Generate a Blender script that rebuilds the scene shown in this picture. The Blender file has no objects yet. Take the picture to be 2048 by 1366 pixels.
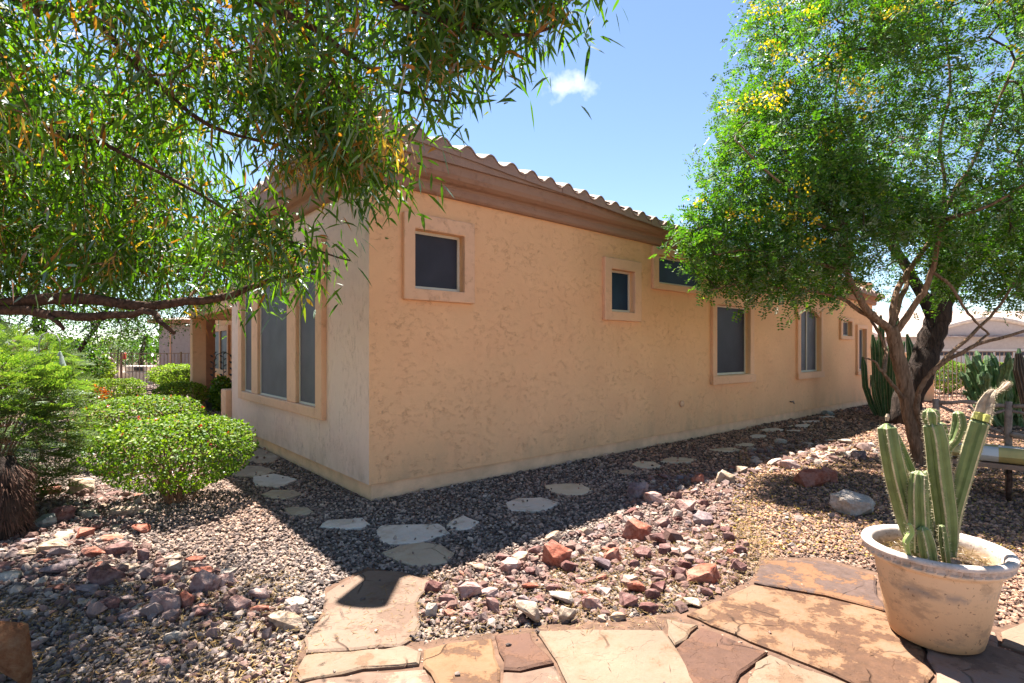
import bpy, bmesh, math, random
import numpy as np
from mathutils import Vector, Matrix, noise as mnoise
random.seed(7); rng = np.random.default_rng(7)
S = bpy.context.scene
COL = S.collection
R = math.radians
F, HOR, EYE = 1076.0, 700.0, 1.5

# ------------------------------------------------------------ camera
cd = bpy.data.cameras.new('camera'); cam = bpy.data.objects.new('camera', cd); COL.objects.link(cam)
cam.location = (0, 0, EYE); cam.rotation_euler = (R(90), 0, 0)
cd.sensor_width = 36; cd.lens = F / 2048 * 36; cd.shift_y = (HOR - 683) / 2048; cd.clip_start = .05; cd.clip_end = 2000
S.camera = cam
# ------------------------------------------------------------ sky
SUN = Vector((-.576, 1.541, 3.62)).normalized()
SUN_STR, SKY_STR, EXPO = 4.7, .05, 2.28
W = bpy.data.worlds.new('World'); S.world = W; W.use_nodes = True
wt = W.node_tree; wt.nodes.clear()
def wn(t, **k):
    n = wt.nodes.new(t)
    for a, b in k.items(): setattr(n, a, b)
    return n
wo = wn('ShaderNodeOutputWorld'); wb = wn('ShaderNodeBackground'); wb.inputs[1].default_value = SKY_STR
sky = wn('ShaderNodeTexSky', sky_type='NISHITA', sun_disc=False)
sky.sun_elevation = math.asin(SUN.z); sky.sun_rotation = math.atan2(SUN.x, SUN.y)
sky.air_density = 1.0; sky.dust_density = .25; sky.ozone_density = 1.7; sky.altitude = 1200
tc = wn('ShaderNodeTexCoord'); sp = wn('ShaderNodeSeparateXYZ'); wt.links.new(tc.outputs['Generated'], sp.inputs[0])
def wm(op, a, b=None, c=None, clamp=False):
    n = wn('ShaderNodeMath', operation=op, use_clamp=clamp)
    for i, v in enumerate((a, b, c)):
        if v is None: continue
        if isinstance(v, (int, float)): n.inputs[i].default_value = v
        else: wt.links.new(v, n.inputs[i])
    return n.outputs[0]
cy = wm('MAXIMUM', sp.outputs[1], .05)
gx = wm('DIVIDE', sp.outputs[0], cy); gz = wm('DIVIDE', sp.outputs[2], cy)
wnz = wn('ShaderNodeTexNoise'); wnz.inputs['Scale'].default_value = 26; wnz.inputs['Detail'].default_value = 5
wt.links.new(tc.outputs['Generated'], wnz.inputs['Vector'])
mask = None
for (x0, z0, rx, rz) in ((.100, .490, .070, .030), (.53, .655, .04, .02)):
    d = wm('ADD', wm('POWER', wm('DIVIDE', wm('SUBTRACT', gx, x0), rx), 2), wm('POWER', wm('DIVIDE', wm('SUBTRACT', gz, z0), rz), 2))
    m_ = wm('SUBTRACT', 1, wm('SQRT', d)); m_ = wm('ADD', m_, wm('MULTIPLY', wm('SUBTRACT', wnz.outputs[0], .5), 2.4))
    m_ = wm('MULTIPLY', m_, .9, clamp=True)
    mask = m_ if mask is None else wm('MAXIMUM', mask, m_)
mask = wm('MULTIPLY', mask, wm('GREATER_THAN', sp.outputs[1], .05)); mask = wm('MULTIPLY', mask, .75)
mx = wn('ShaderNodeMix', data_type='RGBA'); wt.links.new(mask, mx.inputs[0]); wt.links.new(sky.outputs[0], mx.inputs[6])
mx.inputs[7].default_value = (9, 8.8, 8.8, 1)
wt.links.new(mx.outputs[2], wb.inputs[0]); wt.links.new(wb.outputs[0], wo.inputs[0])
# ------------------------------------------------------------ sun
sl = bpy.data.lights.new('sun', 'SUN'); so = bpy.data.objects.new('sun', sl); COL.objects.link(so)
sl.energy = SUN_STR; sl.angle = R(.53); sl.color = (1, .95, .87); so.rotation_euler = (-SUN).to_track_quat('-Z', 'Y').to_euler()
so.location = (0, 0, 12)
S.view_settings.view_transform = 'Standard'; S.view_settings.look = 'None'; S.view_settings.gamma = 1
S.view_settings.use_curve_mapping = False; S.view_settings.exposure = EXPO
S.render.engine = 'CYCLES'
try:
    S.cycles.max_bounces = 8; S.cycles.diffuse_bounces = 4; S.cycles.transparent_max_bounces = 8
    S.cycles.use_denoising = True; S.cycles.caustics_reflective = False; S.cycles.caustics_refractive = False
except Exception: pass

# ------------------------------------------------------------ helpers
def at(px, py, Y): return Vector(((px - 1024) / F * Y, Y, EYE - (py - HOR) * Y / F))
def gnd(px, py, z=0.):
    Y = F * (EYE - z) / (py - HOR); return Vector(((px - 1024) / F * Y, Y, z))
def tag(o, label=None, cat=None, group=None, kind=None):
    if label: o['label'] = label
    if cat: o['category'] = cat
    if group: o['group'] = group
    if kind: o['kind'] = kind
    return o
def empty(name, loc=(0, 0, 0), rz=0, **k):
    o = bpy.data.objects.new(name, None); COL.objects.link(o); o.location = loc; o.rotation_euler = (0, 0, rz); o.empty_display_size = .2
    return tag(o, **k)
def link(name, me, parent=None, **k):
    o = bpy.data.objects.new(name, me); COL.objects.link(o)
    if parent: o.parent = parent
    return tag(o, **k)
class MB:
    """collects verts and faces; faces may carry a material index"""
    def __init__(s): s.v = []; s.f = []; s.m = []
    def add(s, vs, fs, mi=0):
        b = len(s.v); s.v += [tuple(v) for v in vs]; s.f += [tuple(i + b for i in f) for f in fs]; s.m += [mi] * len(fs); return s
    def box(s, x0, x1, y0, y1, z0, z1, mi=0):
        return s.add([(x, y, z) for z in (z0, z1) for (x, y) in ((x0, y0), (x1, y0), (x1, y1), (x0, y1))],
                     [(3, 2, 1, 0), (4, 5, 6, 7), (0, 1, 5, 4), (1, 2, 6, 5), (2, 3, 7, 6), (3, 0, 4, 7)], mi)
    def tube(s, pts, rad, n=8, mi=0, cap=True, ph=0, prof=None):
        pts = [Vector(p) for p in pts]; m = len(pts)
        if not hasattr(rad, '__len__'): rad = [rad] * m
        t0 = (pts[1] - pts[0]).normalized(); up = Vector((0, 0, 1)) if abs(t0.z) < .9 else Vector((1, 0, 0))
        a = t0.cross(up).normalized(); vs = []
        for i, p in enumerate(pts):
            t = (pts[min(i + 1, m - 1)] - pts[max(i - 1, 0)]).normalized()
            a = (a - t * a.dot(t)).normalized(); b = t.cross(a)
            for j in range(n):
                th = ph + 2 * math.pi * j / n; k = rad[i] * (prof[j] if prof else 1)
                vs.append(p + a * (math.cos(th) * k) + b * (math.sin(th) * k))
        fs = [(i * n + j, i * n + (j + 1) % n, (i + 1) * n + (j + 1) % n, (i + 1) * n + j) for i in range(m - 1) for j in range(n)]
        if cap: fs += [tuple(range(n - 1, -1, -1)), tuple((m - 1) * n + j for j in range(n))]
        return s.add(vs, fs, mi)
    def lathe(s, prof, n=32, c=(0, 0, 0), mi=0, cap=True):
        vs = [(c[0] + r * math.cos(2 * math.pi * j / n), c[1] + r * math.sin(2 * math.pi * j / n), c[2] + z) for r, z in prof for j in range(n)]
        fs = [(i * n + j, i * n + (j + 1) % n, (i + 1) * n + (j + 1) % n, (i + 1) * n + j) for i in range(len(prof) - 1) for j in range(n)]
        if cap: fs += [tuple(range(n - 1, -1, -1)), tuple((len(prof) - 1) * n + j for j in range(n))]
        return s.add(vs, fs, mi)
    def mesh(s, name, mats, smooth=False):
        me = bpy.data.meshes.new(name); me.from_pydata(s.v, [], s.f)
        for m in (mats if isinstance(mats, (list, tuple)) else [mats]): me.materials.append(m)
        me.polygons.foreach_set('material_index', s.m)
        if smooth: me.polygons.foreach_set('use_smooth', [True] * len(s.f))
        me.update(); return me
    def build(s, name, mats, parent=None, smooth=False, bevel=0, **k):
        o = link(name, s.mesh(name, mats, smooth), parent, **k)
        if bevel:
            b = o.modifiers.new('bevel', 'BEVEL'); b.width = bevel; b.segments = 2; b.limit_method = 'ANGLE'; b.angle_limit = R(40)
        return o
def tri_mesh(name, V, T, mat, smooth=False):
    me = bpy.data.meshes.new(name); V = np.asarray(V, np.float32).reshape(-1, 3); T = np.asarray(T, np.int32).reshape(-1, 3)
    me.vertices.add(len(V)); me.vertices.foreach_set('co', V.ravel())
    me.loops.add(T.size); me.loops.foreach_set('vertex_index', T.ravel())
    me.polygons.add(len(T)); me.polygons.foreach_set('loop_start', np.arange(0, T.size, 3, dtype=np.int32))
    me.polygons.foreach_set('loop_total', np.full(len(T), 3, np.int32))
    if smooth: me.polygons.foreach_set('use_smooth', np.ones(len(T), bool))
    me.materials.append(mat); me.update(calc_edges=True); me.validate(); return me

# ---- materials
def mat(name):
    m = bpy.data.materials.new(name); m.use_nodes = True; t = m.node_tree; t.nodes.clear()
    o = t.nodes.new('ShaderNodeOutputMaterial')
    return m, t, o
class N:
    """short node writer"""
    def __init__(s, t): s.t = t
    def n(s, ty, **k):
        x = s.t.nodes.new(ty)
        for a, b in k.items(): setattr(x, a, b)
        return x
    def put(s, sock, v):
        if v is None: return
        if hasattr(v, 'is_output'): s.t.links.new(v, sock)
        elif isinstance(v, (tuple, list)) and sock.type == 'RGBA' and len(v) == 3: sock.default_value = (*v, 1)
        else: sock.default_value = v
    def math(s, op, a, b=None, c=None, clamp=False):
        x = s.n('ShaderNodeMath', operation=op, use_clamp=clamp)
        for i, v in enumerate((a, b, c)): s.put(x.inputs[i], v)
        return x.outputs[0]
    def noise(s, scale, detail=4, rough=.55, vec=None, dist=0, dim='3D'):
        x = s.n('ShaderNodeTexNoise', noise_dimensions=dim); x.inputs['Scale'].default_value = scale; x.inputs['Detail'].default_value = detail
        x.inputs['Roughness'].default_value = rough; x.inputs['Distortion'].default_value = dist
        if vec is not None: s.t.links.new(vec, x.inputs['Vector'])
        return x.outputs[0]
    def vor(s, scale, vec=None, feature='F1', out=0, rnd=1):
        x = s.n('ShaderNodeTexVoronoi', feature=feature); x.inputs['Scale'].default_value = scale; x.inputs['Randomness'].default_value = rnd
        if vec is not None: s.t.links.new(vec, x.inputs['Vector'])
        return x.outputs[out]
    def ramp(s, f, stops, interp='LINEAR'):
        x = s.n('ShaderNodeValToRGB'); x.color_ramp.interpolation = interp; e = x.color_ramp.elements
        while len(e) < len(stops): e.new(.5)
        for i, (p, c) in enumerate(stops):
            e[i].position = p; e[i].color = (*c, 1) if hasattr(c, '__len__') else (c, c, c, 1)
        s.put(x.inputs[0], f); return x.outputs[0]
    def mix(s, f, a, b, mode='MIX'):
        x = s.n('ShaderNodeMix', data_type='RGBA', blend_type=mode); s.put(x.inputs[0], f); s.put(x.inputs[6], a); s.put(x.inputs[7], b); return x.outputs[2]
    def pos(s): return s.n('ShaderNodeNewGeometry').outputs['Position']
    def obj(s): return s.n('ShaderNodeTexCoord').outputs['Object']
    def mapv(s, vec, scale=(1, 1, 1), rot=(0, 0, 0)):
        x = s.n('ShaderNodeMapping'); x.inputs['Scale'].default_value = scale; x.inputs['Rotation'].default_value = rot; s.t.links.new(vec, x.inputs[0]); return x.outputs[0]
    def bump(s, h, dist=.01, strength=1, nrm=None):
        x = s.n('ShaderNodeBump'); x.inputs['Distance'].default_value = dist; x.inputs['Strength'].default_value = strength; s.put(x.inputs['Height'], h)
        if nrm is not None: s.t.links.new(nrm, x.inputs['Normal'])
        return x.outputs[0]
    def bsdf(s, out, col, rough=.8, bump=None, metal=0, spec=.3):
        x = s.n('ShaderNodeBsdfPrincipled'); s.put(x.inputs['Base Color'], col); s.put(x.inputs['Roughness'], rough); x.inputs['Metallic'].default_value = metal
        x.inputs['Specular IOR Level'].default_value = spec
        if bump is not None: s.t.links.new(bump, x.inputs['Normal'])
        s.t.links.new(x.outputs[0], out.inputs[0]); return x
def simple(name, col, rough=.7, var=.25, scale=8, bd=.003, bs=40, metal=0, spec=.3):
    m, t, o = mat(name); n = N(t); p = n.obj()
    f = n.noise(scale, 5, .6, p); c2 = tuple(c * (1 - var) for c in col); c1 = tuple(min(1, c * (1 + var)) for c in col)
    n.bsdf(o, n.ramp(f, [(.3, c2), (.7, c1)]), rough, n.bump(n.noise(bs, 5, .6, p), bd), metal, spec); return m
def leaf_mat(name, stops, trans=.45, rough=.45, gloss=.12):
    m, t, o = mat(name); n = N(t)
    g = n.n('ShaderNodeNewGeometry'); c = n.ramp(g.outputs['Random Per Island'], stops)
    v = n.noise(1.3, 2, .5, g.outputs['Position']); c = n.mix(n.math('MULTIPLY', v, .4), c, n.mix(.5, c, (.14, .24, .02)))
    d = n.n('ShaderNodeBsdfDiffuse'); n.put(d.inputs[0], c)
    tr = n.n('ShaderNodeBsdfTranslucent'); n.put(tr.inputs[0], n.mix(1, c, (1.5, 1.8, .45), 'MULTIPLY'))
    gl = n.n('ShaderNodeBsdfGlossy'); gl.inputs['Roughness'].default_value = rough; gl.inputs[0].default_value = (.9, .95, 1, 1)
    m1 = n.n('ShaderNodeMixShader'); m1.inputs[0].default_value = trans; t.links.new(d.outputs[0], m1.inputs[1]); t.links.new(tr.outputs[0], m1.inputs[2])
    m2 = n.n('ShaderNodeMixShader'); fr = n.n('ShaderNodeFresnel'); fr.inputs[0].default_value = 1.4
    n.put(m2.inputs[0], n.math('ADD', n.math('MULTIPLY', fr.outputs[0], .14), gloss * .03))
    t.links.new(m1.outputs[0], m2.inputs[1]); t.links.new(gl.outputs[0], m2.inputs[2]); t.links.new(m2.outputs[0], o.inputs[0]); return m

def stucco(name, base, dark, stretch):
    m, t, o = mat(name); n = N(t); p = n.obj()
    q = n.mapv(p, stretch)
    patch = n.noise(1.7, 3, .55, p)
    lac = n.noise(44, 5, .66, q, dist=.9)
    line = n.ramp(n.math('ABSOLUTE', n.math('SUBTRACT', lac, .5)), [(0, 1), (.012, .8), (.034, 0)])
    msk = n.ramp(n.noise(13, 5, .68, q), [(.48, 0), (.58, 1)])
    msk2 = n.ramp(n.noise(3.2, 4, .65, p), [(.40, .05), (.62, 1)])
    ln = n.math('MULTIPLY', n.math('MULTIPLY', line, msk), msk2)
    tone = n.ramp(n.noise(.8, 5, .65, p), [(.3, tuple(c * .9 for c in base)), (.7, tuple(min(1, c * 1.08) for c in base))])
    tone = n.mix(n.ramp(patch, [(.45, 0), (.65, .35)]), tone, (base[0] * .92, base[1] * .84, base[2] * .85))
    fine = n.noise(90, 3, .6, p)
    tone = n.mix(n.math('MULTIPLY', fine, .14), tone, dark)
    col = n.mix(n.math('MULTIPLY', ln, .46), tone, dark)
    zz = n.n('ShaderNodeSeparateXYZ'); t.links.new(p, zz.inputs[0])
    st = n.math('MULTIPLY', n.ramp(zz.outputs[2], [(.18, 1), (.55, 0)]), n.ramp(n.noise(4, 5, .65, n.mapv(p, (1, 1, .35))), [(.42, 0), (.66, .4)]))
    col = n.mix(st, col, (.42, .27, .17))
    h = n.math('ADD', n.math('MULTIPLY', ln, -1), n.math('ADD', n.math('MULTIPLY', n.noise(16, 4, .6, q), .45), n.math('MULTIPLY', fine, .12)))
    n.bsdf(o, col, .92, n.bump(h, .006, .6), spec=.15); return m
M = {}
M['stucco'] = stucco('stucco_wall', (.87, .50, .265), (.26, .12, .06), (.85, .85, 1.25))
M['stucco_left'] = stucco('sky_sheen_stucco', (.85, .62, .48), (.20, .12, .07), (1.5, 1.5, .6))  # side wall's sky sheen is put into this paler base colour
M['trim'] = stucco('stucco_trim', (.82, .49, .30), (.30, .17, .10), (1, 1, 1))
M['cornice'] = stucco('stucco_cornice', (.36, .215, .15), (.18, .10, .07), (1, 1, 1))
M['fascia'] = simple('fascia_paint', (.31, .20, .155), .75, .12, 6)
M['foundation'] = simple('foundation_concrete', (.80, .49, .29), .9, .15, 5, .004, 60)
M['tile'] = simple('clay_tile', (.33, .23, .18), .8, .25, 5, .004, 50)
M['tile_red'] = simple('clay_tile_red', (.45, .22, .13), .8, .25, 5, .004, 50)
M['alu'] = simple('window_frame_paint', (.62, .55, .44), .5, .05)
M['wood'] = simple('weathered_branch_wood', (.23, .17, .13), .85, .35, 20, .004, 60)
M['iron'] = simple('brown_painted_iron', (.24, .15, .10), .5, .2)
M['black'] = simple('black_iron', (.03, .03, .03), .5, .2)
M['grass_dry'] = leaf_mat('dry_straw', [(0, (.16, .07, .025)), (.5, (.26, .14, .06)), (1, (.34, .23, .12))], .2)
def screen_mat(name, col):
    m, t, o = mat(name); n = N(t); p = n.obj()
    w = n.noise(3, 3, .5, p); c = n.ramp(w, [(.3, tuple(c * .8 for c in col)), (.7, tuple(c * 1.15 for c in col))])
    n.bsdf(o, c, .5, n.bump(n.noise(600, 1, .5, p), .0006), spec=.22); return m
M['screen'] = screen_mat('sun_screen', (.036, .036, .048)); M['screen_sky'] = screen_mat('sun_screen_sky_reflection', (.012, .035, .07))  # second screen has the reflected sky's blue painted into its colour
M['screen_grey'] = screen_mat('sun_screen_grey', (.10, .097, .11))

def bark(name, c1, c2, sc=(18, 18, 3), depth=.012):
    m, t, o = mat(name); n = N(t); p = n.mapv(n.obj(), sc)
    f = n.noise(1, 5, .65, p, dist=.6); f2 = n.noise(3.2, 4, .6, p)
    c = n.mix(n.math('MULTIPLY', f2, .5), n.ramp(f, [(.35, c1), (.62, c2)]), tuple(x * .6 for x in c1))
    n.bsdf(o, c, .9, n.bump(n.math('ADD', f, n.math('MULTIPLY', f2, .4)), depth), spec=.15); return m
M['bark'] = bark('smooth_tan_bark', (.144, .082, .048), (.396, .252, .162), (34, 34, 6), .02)
M['bark_dark'] = bark('dark_furrowed_bark', (.02, .014, .012), (.085, .058, .045), (14, 14, 2), .05)
M['bark_left'] = bark('brown_peeling_bark', (.035, .018, .012), (.13, .07, .045), (30, 30, 30), .015)
M['twig'] = simple('twig_bark', (.20, .11, .06), .85, .3)
M['twig_dark'] = simple('dark_twig_bark', (.07, .045, .03), .85, .3)

# ------------------------------------------------------------ foliage tools
def rand_dirs(k, up=0.):
    d = rng.normal(size=(k, 3)); d[:, 2] += up; return d / np.linalg.norm(d, axis=1)[:, None]
def norm(a): return a / np.maximum(np.linalg.norm(a, axis=1)[:, None], 1e-9)
def long_leaves(P, D, L, Wd, droop=.35):
    """narrow bent leaves: 6 verts, 4 triangles each"""
    k = len(P); G = np.zeros((k, 3)); G[:, 2] = -1
    side = norm(np.cross(D, rand_dirs(k))); L = L[:, None]; Wd = Wd[:, None]; b = (droop * rng.uniform(.3, 1.6, k))[:, None]
    def pt(s): return P + D * L * s + G * L * b * s * s
    a = pt(0); m1 = pt(.33); m2 = pt(.68); e = pt(1.)
    V = np.stack([a, m1 + side * Wd * .5, m1 - side * Wd * .5, m2 + side * Wd * .42, m2 - side * Wd * .42, e], 1).reshape(-1, 3)
    B = (np.arange(k) * 6)[:, None]
    T = np.stack([B + [0, 1, 2], B + [1, 3, 4], B + [1, 4, 2], B + [3, 5, 4]], 1).reshape(-1, 3); return V, T
def small_leaves(P, D, L, Wd, Nn=None):
    """folded diamonds: 4 verts, 2 triangles each"""
    k = len(P); Nn = rand_dirs(k) if Nn is None else Nn
    side = norm(np.cross(D, Nn)); up = norm(np.cross(side, D)); L = L[:, None]; Wd = Wd[:, None]
    V = np.stack([P, P + D * L * .45 + side * Wd * .5 + up * Wd * .15, P + D * L, P + D * L * .45 - side * Wd * .5 + up * Wd * .15], 1).reshape(-1, 3)
    B = (np.arange(k) * 4)[:, None]
    T = np.stack([B + [0, 1, 2], B + [0, 2, 3]], 1).reshape(-1, 3); return V, T
def round_leaves(P, D, L, Wd, Nn):
    """6-sided leaves with a fold: 6 verts, 4 triangles"""
    k = len(P); side = norm(np.cross(D, Nn)); up = norm(np.cross(side, D)); L = L[:, None]; Wd = Wd[:, None]
    V = np.stack([P, P + D * L * .3 + side * Wd * .5 + up * Wd * .2, P + D * L * .72 + side * Wd * .38 + up * Wd * .15, P + D * L - up * Wd * .1,
                  P + D * L * .72 - side * Wd * .38 + up * Wd * .15, P + D * L * .3 - side * Wd * .5 + up * Wd * .2], 1).reshape(-1, 3)
    B = (np.arange(k) * 6)[:, None]
    T = np.stack([B + [0, 1, 5], B + [1, 2, 5], B + [2, 4, 5], B + [2, 3, 4]], 1).reshape(-1, 3); return V, T
def cat(*vt):
    V = []; T = []; b = 0
    for v, t in vt: V.append(v); T.append(t + b); b += len(v)
    return np.concatenate(V), np.concatenate(T)
class Tree:
    """limbs given as point lists; targets are joined to the nearest wood by thin bent branches"""
    def __init__(s, mb): s.mb = mb; s.P = []; s.tw = []
    def limb(s, pts, r0, r1, n=8, wob=.009):
        pts = [Vector(p) for p in pts]; out = []
        for i in range(len(pts) - 1):
            p0 = pts[max(i - 1, 0)]; p1 = pts[i]; p2 = pts[i + 1]; p3 = pts[min(i + 2, len(pts) - 1)]
            for k in range(4):
                t = k / 4
                out.append(.5 * ((2 * p1) + (p2 - p0) * t + (2 * p0 - 5 * p1 + 4 * p2 - p3) * t * t + (3 * p1 - p0 - 3 * p2 + p3) * t ** 3))
        out.append(pts[-1]); m = len(out)
        out = [p + Vector(rng.normal(size=3)) * min(wob, r0 * .12) * (i > 0) for i, p in enumerate(out)]
        rad = [r0 + (r1 - r0) * (i / (m - 1)) ** .8 for i in range(m)]
        rad = [r * rng.uniform(.965, 1.035) for r in rad]
        s.mb.tube(out, rad, n); s.P += [tuple(p) for p in out[2:]]; return out
    def twigs(s, targets, r=.004, maxr=.02, jit=.06, sides=3, droop=0.):
        P = np.array(s.P); T = np.asarray(targets)
        d = np.array([np.min(np.linalg.norm(P - t, axis=1)) for t in T]); T = T[np.argsort(d)]
        pos = [np.array(p) for p in s.P]; par = [-1] * len(pos); base = len(pos); arr = np.zeros((len(pos) + len(T) * 4, 3)); arr[:len(pos)] = pos; c = len(pos)
        par = np.full(len(arr), -1)
        for t in T:
            i = int(np.argmin(((arr[:c] - t) ** 2).sum(1))); a = arr[i].copy(); L = np.linalg.norm(t - a); k = 1 if L < .12 else (2 if L < .4 else 4)
            j = i
            for q in range(1, k + 1):
                f = q / k; p = a + (t - a) * f + rng.normal(size=3) * jit * L * (q < k); p[2] += (droop * L * math.sin(f * math.pi))
                arr[c] = p; par[c] = j; j = c; c += 1
        cnt = np.ones(c)
        for i in range(c - 1, base - 1, -1): cnt[par[i]] += cnt[i]
        dirs = np.zeros((c, 3))
        for i in range(base, c):
            r1 = min(maxr, r * cnt[i] ** .45); r0 = min(maxr, r * (cnt[par[i]] if par[i] >= base else cnt[i] * 1.3) ** .45)
            s.tw.append((arr[par[i]], arr[i], r0, r1))
        s.pos = arr[:c]; return s
    def twig_mesh(s, sides=3):
        A = np.array([t[0] for t in s.tw]); B = np.array([t[1] for t in s.tw]); r0 = np.array([t[2] for t in s.tw]); r1 = np.array([t[3] for t in s.tw])
        D = norm(B - A); X = norm(np.cross(D, rand_dirs(len(A)))); Y = np.cross(D, X); V = []; 
        for j in range(sides):
            th = 2 * math.pi * j / sides; o = X * math.cos(th) + Y * math.sin(th); V.append(A + o * r0[:, None]); V.append(B + o * r1[:, None])
        V = np.stack(V, 1).reshape(-1, 3); b = (np.arange(len(A)) * 2 * sides)[:, None]; T = []
        for j in range(sides):
            k = (j + 1) % sides; T.append(b + [2 * j, 2 * k, 2 * k + 1]); T.append(b + [2 * j, 2 * k + 1, 2 * j + 1])
        return V, np.stack(T, 1).reshape(-1, 3)
def in_ell(k, c, r, shell=0.):
    d = rand_dirs(k); rad = (shell + (1 - shell) * rng.uniform(0, 1, k) ** (1 / 3.))[:, None]
    return np.array(c) + d * rad * np.array(r)

# ------------------------------------------------------------ house frame
HC = Vector((-1.406, 5.29, 0)); HA = math.atan2(.6438, .7652)
dR = Vector((.7652, .6438, 0)); dL = Vector((-.6438, .7652, 0))
def hw(u, v, z=0): return HC + dR * u + dL * v + Vector((0, 0, z))
def in_house(X, Y, pad=0.):
    u = (X - HC.x) * dR.x + (Y - HC.y) * dR.y; v = (X - HC.x) * dL.x + (Y - HC.y) * dL.y
    return (u > -pad) & (v > -pad) & (u < 14.83 + pad) & ((v < 5.5 + pad) | (u > 1.3 - pad))

# ============================================================ GROUND
def ground_mat():
    m, t, o = mat('desert_dirt'); n = N(t); p = n.pos()
    c1 = n.ramp(n.noise(3, 6, .6, p), [(.3, (.075, .05, .035)), (.7, (.19, .12, .075))])
    v = n.vor(34, p, out=1); sp_ = n.n('ShaderNodeSeparateColor'); t.links.new(v, sp_.inputs[0])
    g = n.ramp(sp_.outputs[0], [(0, (.10, .075, .065)), (.5, (.22, .16, .13)), (1, (.40, .33, .28))])
    far = n.ramp(n.math('DIVIDE', n.n('ShaderNodeCameraData').outputs[2], 12), [(.0, 0), (1, 1)]) if False else .55
    c = n.mix(far, c1, g)
    h = n.math('ADD', n.vor(34, p), n.noise(12, 5, .6, p)); n.bsdf(o, c, .95, n.bump(h, .02), spec=.1); return m
M['ground'] = ground_mat()
b = MB(); b.add([(-400, -60, 0), (400, -60, 0), (400, 700, 0), (-400, 700, 0)], [(0, 1, 2, 3)])
b.build('ground', M['ground'], kind='structure')

# patio + stepping stones polygons (photo-measured, laid on the ground)
def jag(poly, amp=.012, step=.07, seed=0):
    r = random.Random(seed); out = []
    for i, p in enumerate(poly):
        q = poly[(i + 1) % len(poly)]; L = (q - p).length; k = max(1, int(L / step)); nrm = Vector((q.y - p.y, p.x - q.x, 0)).normalized()
        for j in range(k):
            f = j / k; a = (0 if j == 0 else amp) ; out.append(p.lerp(q, f) + nrm * (mnoise.noise(Vector((p.x * 3 + f * L * 5, p.y * 3, seed))) * a * 2.2 + r.uniform(-a, a) * .35))
    return out
def slab(poly, z0, z1, name, m, parent, seed, **k):
    P = jag(poly, seed=seed); n_ = len(P); c = sum(P, Vector()) / n_; me = MB(); tilt = random.Random(seed).uniform(-.004, .004)
    top = [Vector((p.x, p.y, z1)) for p in P]; ins = [c + (p - c) * (1 - .014 / max(.05, (p - c).length)) for p in top]
    vs = [(p.x, p.y, z0) for p in P] + [(p.x, p.y, z1 - .007) for p in P] + [(p.x, p.y, z1 + tilt * (p.x - c.x)) for p in ins]
    fs = [(i, (i + 1) % n_, n_ + (i + 1) % n_, n_ + i) for i in range(n_)] + [(n_ + i, n_ + (i + 1) % n_, 2 * n_ + (i + 1) % n_, 2 * n_ + i) for i in range(n_)] + [tuple(range(2 * n_, 3 * n_))]
    me.add(vs, fs); return me.build(name, m, parent, **k)
def flag_mat(name, base, stain, amt, orange=(.50, .27, .11), thr=.52, seed=0.):
    m, t, o = mat(name); n = N(t); p = n.pos(); q = n.n('ShaderNodeVectorMath', operation='ADD'); q.inputs[1].default_value = (seed * 3.1, seed * 1.7, 0); t.links.new(p, q.inputs[0]); p = q.outputs[0]
    c = n.ramp(n.noise(2.2, 4, .5, p), [(.3, tuple(x * .85 for x in base)), (.7, tuple(min(1, x * 1.12) for x in base))])
    f0 = n.noise(2.6, 9, .72, p); f = n.ramp(f0, [(thr - .015, 0), (thr + .015, 1)]); halo = n.ramp(f0, [(thr - .09, 0), (thr, 1)])
    c = n.mix(n.math('MULTIPLY', halo, .55 * min(1, amt * 1.5)), c, orange)
    st = n.ramp(n.noise(18, 4, .6, p), [(.3, tuple(x * .7 for x in stain)), (.7, tuple(x * 1.3 for x in stain))])
    c = n.mix(n.math('MULTIPLY', f, amt), c, st)
    c = n.mix(n.ramp(n.noise(60, 3, .7, p), [(.62, 0), (.75, .35)]), c, (.12, .08, .05))
    q2 = n.n('ShaderNodeVectorMath', operation='ADD'); nzv = n.n('ShaderNodeTexNoise'); nzv.inputs['Scale'].default_value = 5; t.links.new(p, nzv.inputs['Vector'])
    sv_ = n.n('ShaderNodeVectorMath', operation='SCALE'); sv_.inputs['Scale'].default_value = .14; t.links.new(nzv.outputs['Color'], sv_.inputs[0]); t.links.new(p, q2.inputs[0]); t.links.new(sv_.outputs[0], q2.inputs[1])
    ck = n.ramp(n.vor(2.1, q2.outputs[0], 'DISTANCE_TO_EDGE'), [(0, 1), (.006, .6), (.013, 0)]); ck = n.math('MULTIPLY', ck, n.ramp(n.noise(1.6, 3, .5, p), [(.50, 0), (.56, 1)]))
    c = n.mix(n.math('MULTIPLY', ck, .75), c, tuple(x * .5 for x in stain))
    lay = n.ramp(n.noise(1.8, 6, .6, q2.outputs[0]), [(.0, 0), (.42, .0), (.43, .35), (.52, .4), (.53, .7), (.63, .75), (.64, 1)])
    c = n.mix(n.math('MULTIPLY', n.ramp(n.noise(30, 6, .75, p), [(.4, 0), (.7, 1)]), .22), c, orange)
    h = n.math('ADD', n.math('ADD', n.noise(9, 7, .65, p), n.math('MULTIPLY', lay, .5)), n.math('ADD', n.math('MULTIPLY', f, -.12), n.math('MULTIPLY', ck, -.6))); n.bsdf(o, c, .8, n.bump(h, .014, .9), spec=.25); return m
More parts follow.
